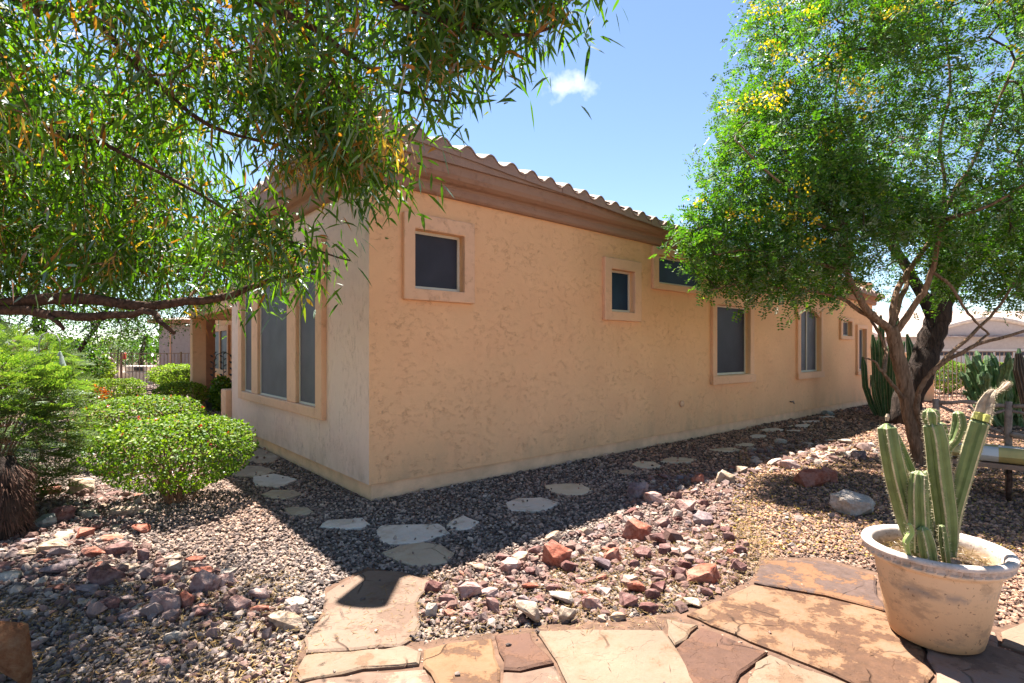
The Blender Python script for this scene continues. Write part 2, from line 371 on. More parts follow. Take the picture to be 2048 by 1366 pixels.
FM = {'cream': flag_mat('cream_flagstone', (.174, .124, .086), (.132, .066, .034), .5, (.148, .074, .034), thr=.58), 'buff': flag_mat('buff_flagstone', (.167, .113, .081), (.095, .051, .034), .4, (.126, .070, .044), thr=.57, seed=2),
      'mottled': flag_mat('mottled_flagstone', (.179, .104, .055), (.067, .034, .020), .85, (.151, .068, .027), thr=.535, seed=4.6), 'brown': flag_mat('brown_flagstone', (.095, .047, .032), (.056, .029, .022), .6, (.123, .056, .027), thr=.5, seed=5),
      'stained': flag_mat('stained_flagstone', (.167, .104, .064), (.061, .029, .017), .88, (.157, .068, .024), thr=.50, seed=7.3), 'grey': flag_mat('grey_stained_flagstone', (.157, .077, .039), (.067, .044, .039), .92, (.151, .068, .027), thr=.47, seed=9),
      'pale': flag_mat('pale_stepping_stone', (.60, .52, .44), (.40, .30, .22), .45, (.52, .40, .29), thr=.56, seed=3), 'sand': flag_mat('sandy_stone', (.44, .34, .24), (.30, .21, .14), .4, (.38, .27, .17), thr=.5, seed=6), 'pathcream': flag_mat('cream_stepping_stone', (.56, .46, .33), (.40, .30, .2), .4, (.48, .35, .22), thr=.55, seed=11), 'slabgrey': flag_mat('grey_buff_flagstone', (.22, .15, .12), (.10, .065, .05), .7, (.22, .12, .065), thr=.5, seed=8)}
patio = empty('flagstone_patio', (0, 0, 0), kind='structure')
sandm = simple('joint_sand', (.11, .062, .04), .95, .4, 12, .01, 30)
PT = [('buff', [(735, 1140), (800, 1141), (862, 1160), (840, 1190), (834, 1262), (800, 1290), (612, 1303), (608, 1275), (648, 1225), (651, 1185), (690, 1160)]),
      ('cream', [(610, 1309), (700, 1301), (812, 1290), (842, 1302), (838, 1325), (725, 1335), (600, 1360), (590, 1345)]),
      ('mottled', [(848, 1298), (900, 1284), (983, 1276), (1000, 1335), (1012, 1420), (885, 1420), (862, 1345), (846, 1330)]),
      ('slabgrey', [(596, 1367), (730, 1341), (850, 1337), (878, 1420), (560, 1430)]),
      ('brown', [(990, 1269), (1060, 1263), (1108, 1323), (1070, 1331), (1040, 1339), (1007, 1337)]),
      ('slabgrey', [(1008, 1343), (1042, 1344), (1074, 1337), (1110, 1330), (1150, 1420), (1018, 1420)]),
      ('cream', [(1072, 1260), (1200, 1257), (1326, 1259), (1385, 1350), (1412, 1425), (1158, 1425), (1114, 1320)]),
      ('cream', [(1332, 1236), (1396, 1249), (1350, 1288), (1336, 1268)]),
      ('brown', [(1354, 1294), (1402, 1254), (1535, 1303), (1500, 1331), (1470, 1366), (1455, 1425), (1422, 1425)]),
      ('stained', [(1374, 1227), (1503, 1168), (1650, 1193), (1785, 1228), (1850, 1300), (1868, 1345), (1850, 1425), (1780, 1425), (1702, 1362), (1560, 1302)]),
      ('grey', [(1522, 1120), (1640, 1121), (1750, 1150), (1772, 1220), (1650, 1188), (1508, 1163)]),
      ('cream', [(1512, 1323), (1540, 1308), (1697, 1366), (1770, 1425), (1492, 1425)]),
      ('slabgrey', [(1800, 1232), (1990, 1262), (1995, 1290), (2100, 1330), (2130, 1450), (1860, 1450), (1874, 1345), (1856, 1298)]),
      ('cream', [(2002, 1262), (2048, 1243), (2130, 1262), (2110, 1322), (2003, 1286)])]
ZT = .030
patio_polys = []
for i, (mk, pp) in enumerate(PT):
    P = [gnd(x, y, ZT) for x, y in pp]; patio_polys.append([(p.x, p.y) for p in P])
    slab(P, 0.002, ZT + .0011 * (i % 3), 'flagstone', FM[mk], patio, i + 1)
PO = [(600, 1305), (648, 1222), (650, 1180), (735, 1138), (862, 1158), (842, 1195), (836, 1262), (815, 1290), (985, 1270), (1072, 1256), (1330, 1232), (1372, 1222), (1503, 1163), (1520, 1118), (1640, 1118), (1755, 1148), (1810, 1232), (2000, 1258), (2050, 1240), (2150, 1262), (2150, 1480), (540, 1480)]
patio_out = [tuple(gnd(x, y)[:2]) for x, y in PO]
b = MB(); b.add([(x, y, .012) for x, y in patio_out], [tuple(range(len(patio_out)))]); b.build('joint_sand', sandm, patio)

path = empty('stepping_stone_path', (0, 0, 0), kind='structure')
ST = [(508, 912, 100, 34, 'sand'), (503, 944, 84, 22, 'sand'), (545, 962, 92, 26, 'pale'), (562, 990, 78, 20, 'sand'), (595, 1023, 60, 19, 'sand'), (696, 1049, 98, 26, 'pale'),
      (815, 1068, 165, 46, 'pale'), (926, 1047, 66, 28, 'pale'), (838, 1108, 140, 46, 'sand'), (1058, 1008, 104, 34, 'pale'), (1140, 978, 98, 26, 'pathcream'), (1293, 930, 60, 15, 'pathcream'), (1355, 920, 72, 11, 'pathcream'), (1250, 944, 44, 10, 'sand'),
      (1454, 900, 64, 9, 'pathcream'), (1492, 890, 46, 7, 'pathcream'), (1515, 872, 36, 8, 'pale'), (1545, 860, 46, 6, 'pale'), (1600, 852, 46, 8, 'pale'), (1588, 862, 28, 4, 'pale'), (1624, 843, 40, 4, 'pale'), (1671, 908, 106, 24, 'pathcream'),
      (1655, 834, 30, 4, 'pale')]
excl = []
for i, (cx, cy_, w, h, mk) in enumerate(ST):
    r = random.Random(i + 40); k = r.choice((6, 7, 8)); P = []
    for j in range(k):
        th = 2 * math.pi * (j + r.uniform(-.3, .3)) / k; rr = r.uniform(.8, 1.2)
        P.append(gnd(cx + w / 2 * rr * math.cos(th), cy_ + h / 2 * rr * math.sin(th), .016))
    if P[0].x * P[1].y - P[1].x * P[0].y < 0: pass
    ar = sum(P[j].x * P[(j + 1) % k].y - P[(j + 1) % k].x * P[j].y for j in range(k))
    if ar < 0: P.reverse()
    slab(P, .001, .022 + .001 * (i % 4), 'stepping_stone', FM[mk], path, i + 60); excl.append([(p.x, p.y) for p in P])
def inside(X, Y, poly):
    c = np.zeros(len(X), bool); n_ = len(poly)
    for i in range(n_):
        x1, y1 = poly[i]; x2, y2 = poly[(i + 1) % n_]
        if y1 == y2: continue
        c ^= ((y1 > Y) != (y2 > Y)) & (X < (x2 - x1) * (Y - y1) / (y2 - y1) + x1)
    return c

# ---- gravel: points carried by one mesh, stones made and instanced inside a node tree
def gravel_mat():
    m, t, o = mat('gravel_stone'); n = N(t); p = n.pos()
    a = n.n('ShaderNodeAttribute', attribute_type='INSTANCER', attribute_name='tint'); f = a.outputs['Fac']
    c = n.ramp(f, [(0, (.03, .024, .025)), (.22, (.085, .065, .062)), (.42, (.19, .145, .125)), (.6, (.32, .25, .21)), (.75, (.38, .27, .21)), (.9, (.55, .48, .41)), (1, (.66, .60, .52))])
    z = n.ramp(n.noise(.5, 3, .5, p), [(.42, 0), (.62, 1)])
    xs_ = n.n('ShaderNodeSeparateXYZ'); t.links.new(p, xs_.inputs[0]); wz = n.ramp(n.math('ADD', n.math('MULTIPLY', xs_.outputs[0], .3), n.math('MULTIPLY', n.noise(1.2, 3, .5, p), .5)), [(.45, 0), (.85, 1)])
    c = n.mix(n.math('MAXIMUM', n.math('MULTIPLY', z, .45), n.math('MULTIPLY', wz, .85)), c, n.mix(1, c, (1.4, .95, .68), 'MULTIPLY'))
    c = n.mix(n.math('MULTIPLY', n.noise(70, 3, .6, p), .5), c, n.mix(.5, c, (.28, .23, .19)))
    n.bsdf(o, c, .85, n.bump(n.noise(160, 3, .6, p), .003), spec=.25); return m
def scatter_stuff(name, P, SC, TI, material, flat=.6, variants=5, label=None, seed=0, irregular=.9):
    me = bpy.data.meshes.new(name); me.vertices.add(len(P)); me.vertices.foreach_set('co', np.asarray(P, np.float32).ravel())
    a = me.attributes.new('sc', 'FLOAT', 'POINT'); a.data.foreach_set('value', np.asarray(SC, np.float32))
    a = me.attributes.new('tint', 'FLOAT', 'POINT'); a.data.foreach_set('value', np.asarray(TI, np.float32))
    rot = np.stack([rng.normal(0, .35, len(P)), rng.normal(0, .35, len(P)), rng.uniform(0, 6.283, len(P))], 1)
    a = me.attributes.new('rot', 'FLOAT_VECTOR', 'POINT'); a.data.foreach_set('vector', rot.astype(np.float32).ravel())
    me.materials.append(material); o = link(name, me, kind='stuff'); 
    if label: o['label'] = label
    g = bpy.data.node_groups.new(name + '_nodes', 'GeometryNodeTree')
    g.interface.new_socket('Geometry', in_out='INPUT', socket_type='NodeSocketGeometry'); g.interface.new_socket('Geometry', in_out='OUTPUT', socket_type='NodeSocketGeometry')
    L = g.links; nn = g.nodes.new; gi = nn('NodeGroupInput'); go = nn('NodeGroupOutput'); iop = nn('GeometryNodeInstanceOnPoints'); jn = nn('GeometryNodeJoinGeometry')
    for k in range(variants):
        ic = nn('GeometryNodeMeshIcoSphere'); ic.inputs['Radius'].default_value = 1; ic.inputs['Subdivisions'].default_value = 1
        spn = nn('GeometryNodeSetPosition'); nz = nn('ShaderNodeTexNoise'); nz.noise_dimensions = '4D'; nz.inputs['W'].default_value = k * 7.3 + seed; nz.inputs['Scale'].default_value = .9; nz.inputs['Detail'].default_value = 2
        sub = nn('ShaderNodeVectorMath'); sub.operation = 'SUBTRACT'; sub.inputs[1].default_value = (.5, .5, .5)
        mul = nn('ShaderNodeVectorMath'); mul.operation = 'MULTIPLY'; mul.inputs[1].default_value = (irregular * 3, irregular * 3, irregular * 2)
        L.new(nz.outputs['Color'], sub.inputs[0]); L.new(sub.outputs[0], mul.inputs[0]); L.new(mul.outputs[0], spn.inputs['Offset']); L.new(ic.outputs[0], spn.inputs['Geometry'])
        tr = nn('GeometryNodeTransform'); tr.inputs['Scale'].default_value = (1, .72 + .08 * k / variants, flat)
        L.new(spn.outputs[0], tr.inputs[0])
        sm = nn('GeometryNodeSetMaterial'); sm.inputs['Material'].default_value = material; L.new(tr.outputs[0], sm.inputs[0])
        ti = nn('GeometryNodeGeometryToInstance'); L.new(sm.outputs[0], ti.inputs[0]); L.new(ti.outputs[0], jn.inputs[0])
    L.new(gi.outputs[0], iop.inputs['Points']); L.new(jn.outputs[0], iop.inputs['Instance']); iop.inputs['Pick Instance'].default_value = True
    def at_(nm, ty):
        x = nn('GeometryNodeInputNamedAttribute'); x.data_type = ty; x.inputs[0].default_value = nm; return x.outputs[0]
    L.new(at_('sc', 'FLOAT'), iop.inputs['Scale']); L.new(at_('rot', 'FLOAT_VECTOR'), iop.inputs['Rotation']); L.new(iop.outputs[0], go.inputs[0])
    md = o.modifiers.new('scatter', 'NODES'); md.node_group = g; return o
def spread(y0, y1, dens, x_l=-1.12, x_r=1.12):
    A = (x_r - x_l) * (y1 * y1 - y0 * y0) / 2; k = int(A * dens); Y = np.sqrt(rng.uniform(y0 * y0, y1 * y1, k)); X = Y * rng.uniform(x_l, x_r, k); return X, Y
gx_, gy_, gs_ = [], [], []
for (y0, y1, dens, s0) in ((1.7, 4.2, 2100, .0125), (4.2, 6.5, 1700, .0135), (6.5, 10, 950, .018), (10, 17, 380, .026), (17, 26, 90, .04)):
    X, Y = spread(y0, y1, dens); gx_.append(X); gy_.append(Y); gs_.append(s0 * rng.lognormal(0, .28, len(X)))
GX = np.concatenate(gx_); GY = np.concatenate(gy_); GS = np.concatenate(gs_)
keep = ~in_house(GX, GY, .0); 
instone = np.zeros(len(GX), bool)
for e in patio_polys: instone |= inside(GX, GY, e)
ins = inside(GX, GY, patio_out); keep &= ~(instone & (rng.uniform(size=len(GX)) > .002)); keep &= ~(ins & ~instone & (rng.uniform(size=len(GX)) > .3)); GS = np.where(ins & ~instone, GS * .6, GS)
for e in excl: keep &= ~(inside(GX, GY, e) & (rng.uniform(size=len(GX)) > .02))
GX, GY, GS = GX[keep], GY[keep], GS[keep]
onst = np.zeros(len(GX), bool)
for e in excl + patio_polys: onst |= inside(GX, GY, e)
GZ = np.where(onst, .030, rng.uniform(0, .010, len(GX))) + GS * .35
# low mound of gravel swept up along the wall
tint = np.clip(rng.beta(1.3, 1.5, len(GX)), 0, 1)
tint = tint * .84
za_ = inside(GX, GY, [tuple(gnd(x, y)[:2]) for x, y in ((1262, 965), (1500, 935), (1490, 985), (1500, 1130), (1372, 1225), (1090, 1258), (850, 1260), (845, 1180), (1050, 1095), (1230, 1050))]); tint = np.where(za_, tint * .68, tint)     # the red bed holds a darker stone mix
scatter_stuff('gravel', np.stack([GX, GY, GZ], 1), GS, tint, gravel_mat(), .62)

# ============================================================ HOUSE
house = empty('stucco_house', HC, HA, label='single-storey tan stucco house with clay tile eave and sun-screened windows', cat='house')
WH = 3.34
def interp(u, pts):
    return float(np.interp(u, [p[0] for p in pts], [p[1] for p in pts]))
CB = [(-.6, 3.17), (5, 3.12), (14.83, 2.72), (16, 2.70)]      # underside of the cornice along the long wall
TT = [(-.6, 3.71), (0, 3.70), (5.2, 3.37), (14.83, 2.98), (16, 2.95)]     # eave line of the tiles
def facade(holes, L, z0, z1, flip, mb, depth=.10):
    """wall in plane with s along, holes as (s0,s1,z0,z1); returns through mb. flip False: long wall v=0; True: left wall u=0"""
    xs = sorted({0, L} | {h for a in holes for h in a[:2]}); zs = sorted({z0, z1} | {h for a in holes for h in a[2:]})
    def pt(s, d, z): return (d, s, z) if flip else (s, d, z)
    for i in range(len(xs) - 1):
        for j in range(len(zs) - 1):
            cx, cz = (xs[i] + xs[i + 1]) / 2, (zs[j] + zs[j + 1]) / 2
            if any(a[0] < cx < a[1] and a[2] < cz < a[3] for a in holes): continue
            q = [pt(xs[i], 0, zs[j]), pt(xs[i + 1], 0, zs[j]), pt(xs[i + 1], 0, zs[j + 1]), pt(xs[i], 0, zs[j + 1])]
            mb.add(q if not flip else q[::-1], [(0, 1, 2, 3)])
    for a in holes:
        s0, s1, a0, a1 = a; c = [(s0, a0), (s1, a0), (s1, a1), (s0, a1)]
        for k in range(4):
            p, q = c[k], c[(k + 1) % 4]; f = [pt(p[0], 0, p[1]), pt(p[0], depth, p[1]), pt(q[0], depth, q[1]), pt(q[0], 0, q[1])]
            mb.add(f if not flip else f[::-1], [(0, 1, 2, 3)])
# openings on the long wall: (u0,u1,z0,z1), trim margins (left,right,bottom,top), screen material
LW = [('screen', (.49, 1.11, 2.14, 2.76), (.13, .14, .12, .16)), ('screen_sky', (3.64, 4.17, 2.05, 2.65), (.15, .16, .13, .16)),
      ('screen_sky', (4.77, 6.15, 2.54, 2.98), (.14, .14, .10, .12)), ('screen', (6.50, 7.72, 1.05, 2.30), (.14, .15, .16, .14)),
      ('screen_grey', (10.0, 11.12, 1.01, 2.40), (.15, .10, .14, .12)), ('screen_grey', (12.49, 13.12, 1.85, 2.22), (.13, .12, .09, .08)), ('screen_grey', (13.62, 14.2, .96, 2.06), (.11, .10, .11, .1))]
LFT = [(1.30, 2.02), (2.37, 3.74), (4.07, 4.62)]; LZ0, LZ1 = .83, 2.66
mb = MB(); facade([w[1] for w in LW], 14.83, .17, WH, False, mb)
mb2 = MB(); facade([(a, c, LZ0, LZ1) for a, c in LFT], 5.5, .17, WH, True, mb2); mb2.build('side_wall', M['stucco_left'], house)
mb.box(0.003, 1.3, 5.38, 5.497, .17, WH); mb.add([(14.83, 0, .17), (14.83, 12, .17), (14.83, 12, WH), (14.83, 0, WH)], [(0, 1, 2, 3)])
mb.add([(1.3, 5.5, 0), (1.3, 16, 0), (1.3, 16, WH), (1.3, 5.5, WH)], [(3, 2, 1, 0)])
mb.add([(0, 0, .17), (14.83, 0, .17), (14.83, .06, .17), (0, .06, .17)], [(3, 2, 1, 0)]); mb.add([(0, 0, .17), (.06, 0, .17), (.06, 5.5, .17), (0, 5.5, .17)], [(3, 2, 1, 0)])
mb.build('wall', M['stucco'], house)
b = MB(); b.box(.045, 14.8, .045, 5.46, -.15, .168); b.build('foundation', M['foundation'], house)
def ring(s0, s1, z0, z1, mg, proud, flip):
    """raised stucco surround, one closed frame"""
    l, r, bo, to = mg; O = [(s0 - l, z0 - bo), (s1 + r, z0 - bo), (s1 + r, z1 + to), (s0 - l, z1 + to)]; I = [(s0, z0), (s1, z0), (s1, z1), (s0, z1)]
    vs = [(a, d, z) for d in (-proud, .004) for a, z in O + I]
    fs = []
    for j in range(4):
        k = (j + 1) % 4; fs += [(j, k, 4 + k, 4 + j), (8 + k, 8 + j, 12 + j, 12 + k), (j, 8 + j, 8 + k, k), (4 + j, 4 + k, 12 + k, 12 + j)]
    return MB().add(vs, fs)
for i, (sm_, (u0, u1, z0, z1), mg) in enumerate(LW):
    wn_ = empty('window', (0, 0, 0)); wn_.parent = house
    mb = ring(u0, u1, z0, z1, mg, .055, False); 
    if i in (3, 4, 6):  # thicker sill course
        mb.box(u0 - mg[0] - .02, u1 + mg[1] + .03, -.075, -.0555, z0 - mg[2], z0 - .012)
    if i == 4:   # arched head
        k = 12; uc = (u0 + u1) / 2; hw_ = (u1 - u0) / 2; vs = []; 
        for j in range(k + 1):
            x = -1 + 2 * j / k; vs += [(uc + x * hw_, -.03, z1 - .16 * x * x), (uc + x * hw_, -.03, z1), (uc + x * hw_, .06, z1 - .16 * x * x)]
        mb.add(vs, [(3 * j, 3 * j + 3, 3 * j + 4, 3 * j + 1) for j in range(k)] + [(3 * j, 3 * j + 2, 3 * j + 5, 3 * j + 3) for j in range(k)])
    mb.build('trim', M['trim'], wn_, bevel=.012)
    f = .028; mb = MB()
    mb.box(u0, u0 + f, .05, .08, z0, z1); mb.box(u1 - f, u1, .05, .08, z0, z1); mb.box(u0 + f, u1 - f, .05, .08, z0, z0 + f * 1.3); mb.box(u0 + f, u1 - f, .05, .08, z1 - f, z1)
    if i == 4: mb.box((u0 + u1) / 2 - .017, (u0 + u1) / 2 + .017, .048, .0795, z0 + f * 1.3, z1 - f)
    mb.build('frame', M['alu'], wn_)
    MB().box(u0 + f * .5, u1 - f * .5, .066, .072, z0 + f * .5, z1 - f * .5).build('screen', M[sm_], wn_)
wn_ = empty('window', (0, 0, 0)); wn_.parent = house; wn_['label'] = 'tall three-light window in one stucco surround'
mb = MB(); zz = (LZ0 - .13, LZ1 + .14)
ed = [(1.10, 1.30), (2.02, 2.37), (3.74, 4.07), (4.62, 4.82)]
for a, c in ed: mb.box(-.062 if a in (1.10, 4.62) else -.045, .004, a, c, LZ0 if a not in (1.10, 4.62) else zz[0], LZ1 if a not in (1.10, 4.62) else zz[1])
mb.box(-.060, .004, 1.30, 4.62, LZ1, zz[1]); mb.box(-.060, .004, 1.30, 4.62, zz[0], LZ0)
mb.build('trim', M['trim'], wn_, bevel=.012)
for a, c in LFT:
    f = .025; mb = MB(); mb.box(.002, .03, a, a + f, LZ0, LZ1); mb.box(.002, .03, c - f, c, LZ0, LZ1); mb.box(.002, .03, a + f, c - f, LZ0, LZ0 + f); mb.box(.002, .03, a + f, c - f, LZ1 - f, LZ1); mb.build('frame', M['alu'], wn_)
    MB().box(.012, .018, a + f / 2, c - f / 2, LZ0 + f / 2, LZ1 - f / 2).build('screen', M['screen_grey'], wn_)
# cornice: swept profile round the corner, (out, dz above underside)
prof = [(0, 0), (.05, .0), (.075, .02), (.085, .055), (.08, .095), (.10, .115), (.15, .125), (.20, .15), (.225, .19), (.228, .24), (.228, .285), (0, .285)]
def sweep(name, prof, zf, m, smooth=True, bevel=0):
    mb = MB(); st = [(-1, v) for v in (6.2, 4, 2, 0)] + [(1, u) for u in (0, 1, 2, 3.5, 5, 7, 9, 11, 13, 14.9)]
    rows = []
    for kd, s in st:
        row = []
        for o_, dz in prof:
            z = zf(s if kd > 0 else 0) + dz
            if s == 0: row.append((-o_, -o_, z))
            elif kd < 0: row.append((-o_, s, z))
            else: row.append((s, -o_, z))
        if not (kd > 0 and s == 0): rows.append(row)
    n_ = len(prof); vs = [p for r_ in rows for p in r_]
    fs = [(i * n_ + j, (i + 1) * n_ + j, (i + 1) * n_ + j + 1, i * n_ + j + 1) for i in range(len(rows) - 1) for j in range(n_ - 1)]
    mb.add(vs, fs); mb.add(rows[0], [tuple(range(n_))]); mb.add(rows[-1], [tuple(range(n_ - 1, -1, -1))]); return mb.build(name, m, house)
cb = lambda u: interp(u, CB); tt = lambda u: interp(u, TT)
sweep('cornice', prof, cb, M['cornice'])
mb = MB(); rows = []
st = [(-1, v) for v in (6.2, 4, 2, 0)] + [(1, u) for u in (1, 2, 3.5, 5, 7, 9, 11, 13, 14.9)]
for kd, s in st:
    u = s if kd > 0 else 0; row = []
    for o_, z in ((.10, cb(u) + .286), (.262, cb(u) + .286), (.276, (cb(u) + .286 + tt(u)) / 2), (.294, tt(u) - .05), (.10, tt(u) - .05)):
        row.append((-o_, -o_, z) if s == 0 else ((-o_, s, z) if kd < 0 else (s, -o_, z)))
    rows.append(row)
mb.add([p for r_ in rows for p in r_], [(i * 5 + j, (i + 1) * 5 + j, (i + 1) * 5 + j + 1, i * 5 + j + 1) for i in range(len(rows) - 1) for j in range(4)])
mb.add(rows[0], [(0, 1, 2, 3, 4)]); mb.build('fascia', M['fascia'], house)
# roof: deck, S-tiles at the eave as sub-parts, hip caps, joined field behind
roof = empty('roof', (0, 0, 0)); roof.parent = house
PIT = .30; TW = .303
mb = MB(); mb.add([(-.27, -.27, tt(0) - .05), (15.1, -.27, tt(14.8) - .05), (15.1, 6.5, tt(14.8) - .05 + 6.77 * PIT), (6.5, 6.5, tt(0) - .05 + 6.77 * PIT)], [(0, 1, 2, 3)])
mb.add([(-.27, -.27, tt(0) - .05), (6.5, 6.5, tt(0) - .05 + 6.77 * PIT), (6.5, 14, tt(0) - .05 + 6.77 * PIT), (-.27, 14, tt(0) - .05)], [(0, 1, 2, 3)])
mb.build('roof_deck', M['tile'], roof)
def s_prof(k=14):
    out = []
    for j in range(k + 1):
        f = j / k; x = f * TW
        if f < .62: z = .062 * math.sin(math.pi * f / .62)
        else: z = -.018 * math.sin(math.pi * (f - .62) / .38)
        out.append((x, z))
    return out
def tile_mesh(first, L=.46, th=.016):
    P = s_prof(); n_ = len(P); mb = MB(); vs = []
    for (y, zz_) in ((0, 0), (L, L * PIT)):
        vs += [(x, y, z + zz_) for x, z in P]
        vs += [(x, y, z + zz_ - th) for x, z in P]
    fs = []
    for j in range(n_ - 1):
        fs += [(j, j + 1, 2 * n_ + j + 1, 2 * n_ + j), (n_ + j + 1, n_ + j, 3 * n_ + j, 3 * n_ + j + 1), (n_ + j, n_ + j + 1, j + 1, j)]
    fs += [(0, 2 * n_, 3 * n_, n_), (n_ - 1, 2 * n_ - 1, 4 * n_ - 1, 3 * n_ - 1)]
    mb.add(vs, fs)
    if first:   # mortar closure under the barrel, flush with the eave
        q = [(x, .010, z - th) for x, z in P] + [(x, .014, -.075) for x, z in P]
        mb.add(q, [(n_ + j, n_ + j + 1, j + 1, j) for j in range(n_ - 1)], 1)
    return mb.mesh('roof_tile', [M['tile'], M['fascia']])
tm = tile_mesh(True)
for k in range(49):
    u = -.02 + k * TW; o = link('roof_tile', tm, roof); o.location = (u, -.31 + rng.normal(0, .004), tt(u + .1) - .035 + rng.normal(0, .003)); o.rotation_euler = (0, -math.atan2(tt(u + TW) - tt(u), TW), rng.normal(0, .008))
for k in range(19):
    v = 5.75 - k * TW; o = link('roof_tile', tm, roof); o.location = (-.31, v + .02, tt(0) - .035 + rng.normal(0, .003)); o.rotation_euler = (0, 0, -math.pi / 2)
tf = tile_mesh(False); mb = MB()
tv = [tuple(v.co) for v in tf.vertices]; tfc = [tuple(p.vertices) for p in tf.polygons]
for row in range(1, 5):
    for k in range(49):
        u = -.02 + k * TW
        if u < row * .42 - .2: continue
        mb.add([(x + u, y - .31 + row * .42, z + tt(u) - .035 + row * .42 * PIT + .014 * row) for x, y, z in tv], tfc)
    for k in range(19):
        v = 5.75 - k * TW
        if v < row * .42 + .1: continue
        mb.add([(y - .31 + row * .42, v - x, z + tt(0) - .035 + row * .42 * PIT + .014 * row) for x, y, z in tv], tfc)
mb.build('tile_field', M['tile'], roof, kind='stuff')
for k in range(7):
    d = -.33 + k * .36 - (.10 if k == 0 else 0); z = tt(0) - .02 + (d + .3) * PIT * 1.0 + .05
    hb = MB(); pr = []
    for e, rr in ((0, .16 if k == 0 else .115), (.44, .11 if k == 0 else .095)):
        for j in range(9):
            th = math.pi * j / 8; c0 = Vector((d + e * .707, d + e * .707, z + e * PIT * .707)); sd = Vector((.707, -.707, 0)) * math.cos(th) * rr + Vector((0, 0, 1)) * math.sin(th) * rr; pr.append(c0 + sd)
    hb.add(pr, [(j, j + 1, 9 + j + 1, 9 + j) for j in range(8)] + [tuple(range(8, -1, -1))]); hb.build('hip_tile', M['tile_red'] if k < 3 else M['tile'], roof, smooth=False)
# small fittings on the long wall
MB().lathe([(.0, .0), (.045, .0), (.055, .012), (.05, .03), (.02, .035)], 20).build('vent_cap', M['trim'], house, smooth=True).matrix_local = Matrix.Translation((5.45, -.001, .62)) @ Matrix.Rotation(R(90), 4, 'X')
b = MB(); b.tube([(9.57, .02, .40), (9.57, -.07, .40), (9.57, -.09, .36)], .014, 8); b.tube([(9.50, -.05, .41), (9.64, -.05, .41)], .008, 6); b.build('drain_pipe', M['iron'], house)
b = MB(); b.tube([(14.6, -.03, .75), (14.5, -.05, .68), (14.42, -.06, .45), (14.5, -.06, .22), (14.68, -.05, .12), (14.76, -.05, .06)], .012, 6); b.build('hose', M['black'], house)
# entry porch: two piers with beam, planter box, window beyond
b = MB(); b.box(.13, .43, 9.98, 10.28, 0, 2.268); b.build('porch_pillar', M['trim'], house, bevel=.015)
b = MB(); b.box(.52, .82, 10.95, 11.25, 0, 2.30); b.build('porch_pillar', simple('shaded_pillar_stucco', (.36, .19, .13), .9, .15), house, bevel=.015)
b = MB(); b.box(.10, .46, 5.6, 10.32, 2.27, 2.62); b.box(.46, 1.28, 10.9, 11.3, 2.303, 2.62); b.build('porch_beam', M['trim'], house, bevel=.015)
b = MB(); b.box(-.10, .22, 5.52, 5.86, 0, .80); b.build('planter_pier', M['trim'], house, bevel=.02)
wn_ = empty('window', (0, 0, 0)); wn_.parent = house
b = MB()
for (a, c, e, f) in ((11.5, 11.65, .8, 2.2), (13.6, 13.75, .8, 2.2), (12.5, 12.62, .95, 2.05), (11.65, 13.6, 2.05, 2.2), (11.65, 13.6, .8, .95)): b.box(1.24, 1.302, a, c, e, f)
b.build('trim', M['trim'], wn_); MB().box(1.28, 1.296, 11.65, 13.6, .95, 2.05).build('screen', M['screen_grey'], wn_)

# ============================================================ ROCKS
def rock_mesh(seed, pal, flat, n=18):
    r = random.Random(seed); bm = bmesh.new()
    for _ in range(n):
        v = Vector((r.gauss(0, 1), r.gauss(0, 1), r.gauss(0, 1))).normalized() * r.uniform(.75, 1.05)
        bm.verts.new((v.x * .5, v.y * .5 * r.uniform(.75, 1), v.z * .5 * flat))
    h = bmesh.ops.convex_hull(bm, input=bm.verts); bmesh.ops.delete(bm, geom=list({g for g in h['geom_interior'] + h['geom_unused'] if isinstance(g, bmesh.types.BMVert)}), context='VERTS')
    bmesh.ops.bevel(bm, geom=bm.edges[:] + bm.verts[:], offset=.008, segments=1, affect='EDGES')
    bmesh.ops.triangulate(bm, faces=bm.faces[:]); bmesh.ops.subdivide_edges(bm, edges=[e for e in bm.edges if e.calc_length() > .16], cuts=1)
    for v in bm.verts: v.co *= 1 + .13 * mnoise.noise(v.co * 4.5 + Vector((seed, 0, 0)))
    bmesh.ops.triangulate(bm, faces=bm.faces[:]); bmesh.ops.recalc_face_normals(bm, faces=bm.faces[:])
    me = bpy.data.meshes.new('rock'); bm.to_mesh(me); bm.free(); me.materials.append(pal); return me
def rock_mat(name, a, c, dust=(.5, .42, .36), dk=.5):
    m, t, o = mat(name); n = N(t); p = n.pos(); oi = n.n('ShaderNodeObjectInfo')
    f = n.noise(14, 6, .65, p); col = n.ramp(f, [(.3, a), (.65, c)])
    col = n.mix(n.ramp(n.noise(40, 4, .7, p), [(.5, 0), (.62, .55)]), col, tuple(x * dk for x in a))
    nz = n.n('ShaderNodeSeparateXYZ'); t.links.new(n.n('ShaderNodeNewGeometry').outputs['Normal'], nz.inputs[0])
    col = n.mix(n.math('MULTIPLY', n.ramp(n.noise(7, 5, .7, p), [(.42, 0), (.6, 1)]), .42), col, dust)
    col = n.mix(n.math('MULTIPLY', oi.outputs['Random'], .4), col, n.mix(1, col, (.6, .6, .65), 'MULTIPLY'))
    h = n.math('ADD', n.noise(16, 6, .7, p), n.math('MULTIPLY', n.vor(22, p), .5)); n.bsdf(o, col, .88, n.bump(h, .018, .9), spec=.2); return m
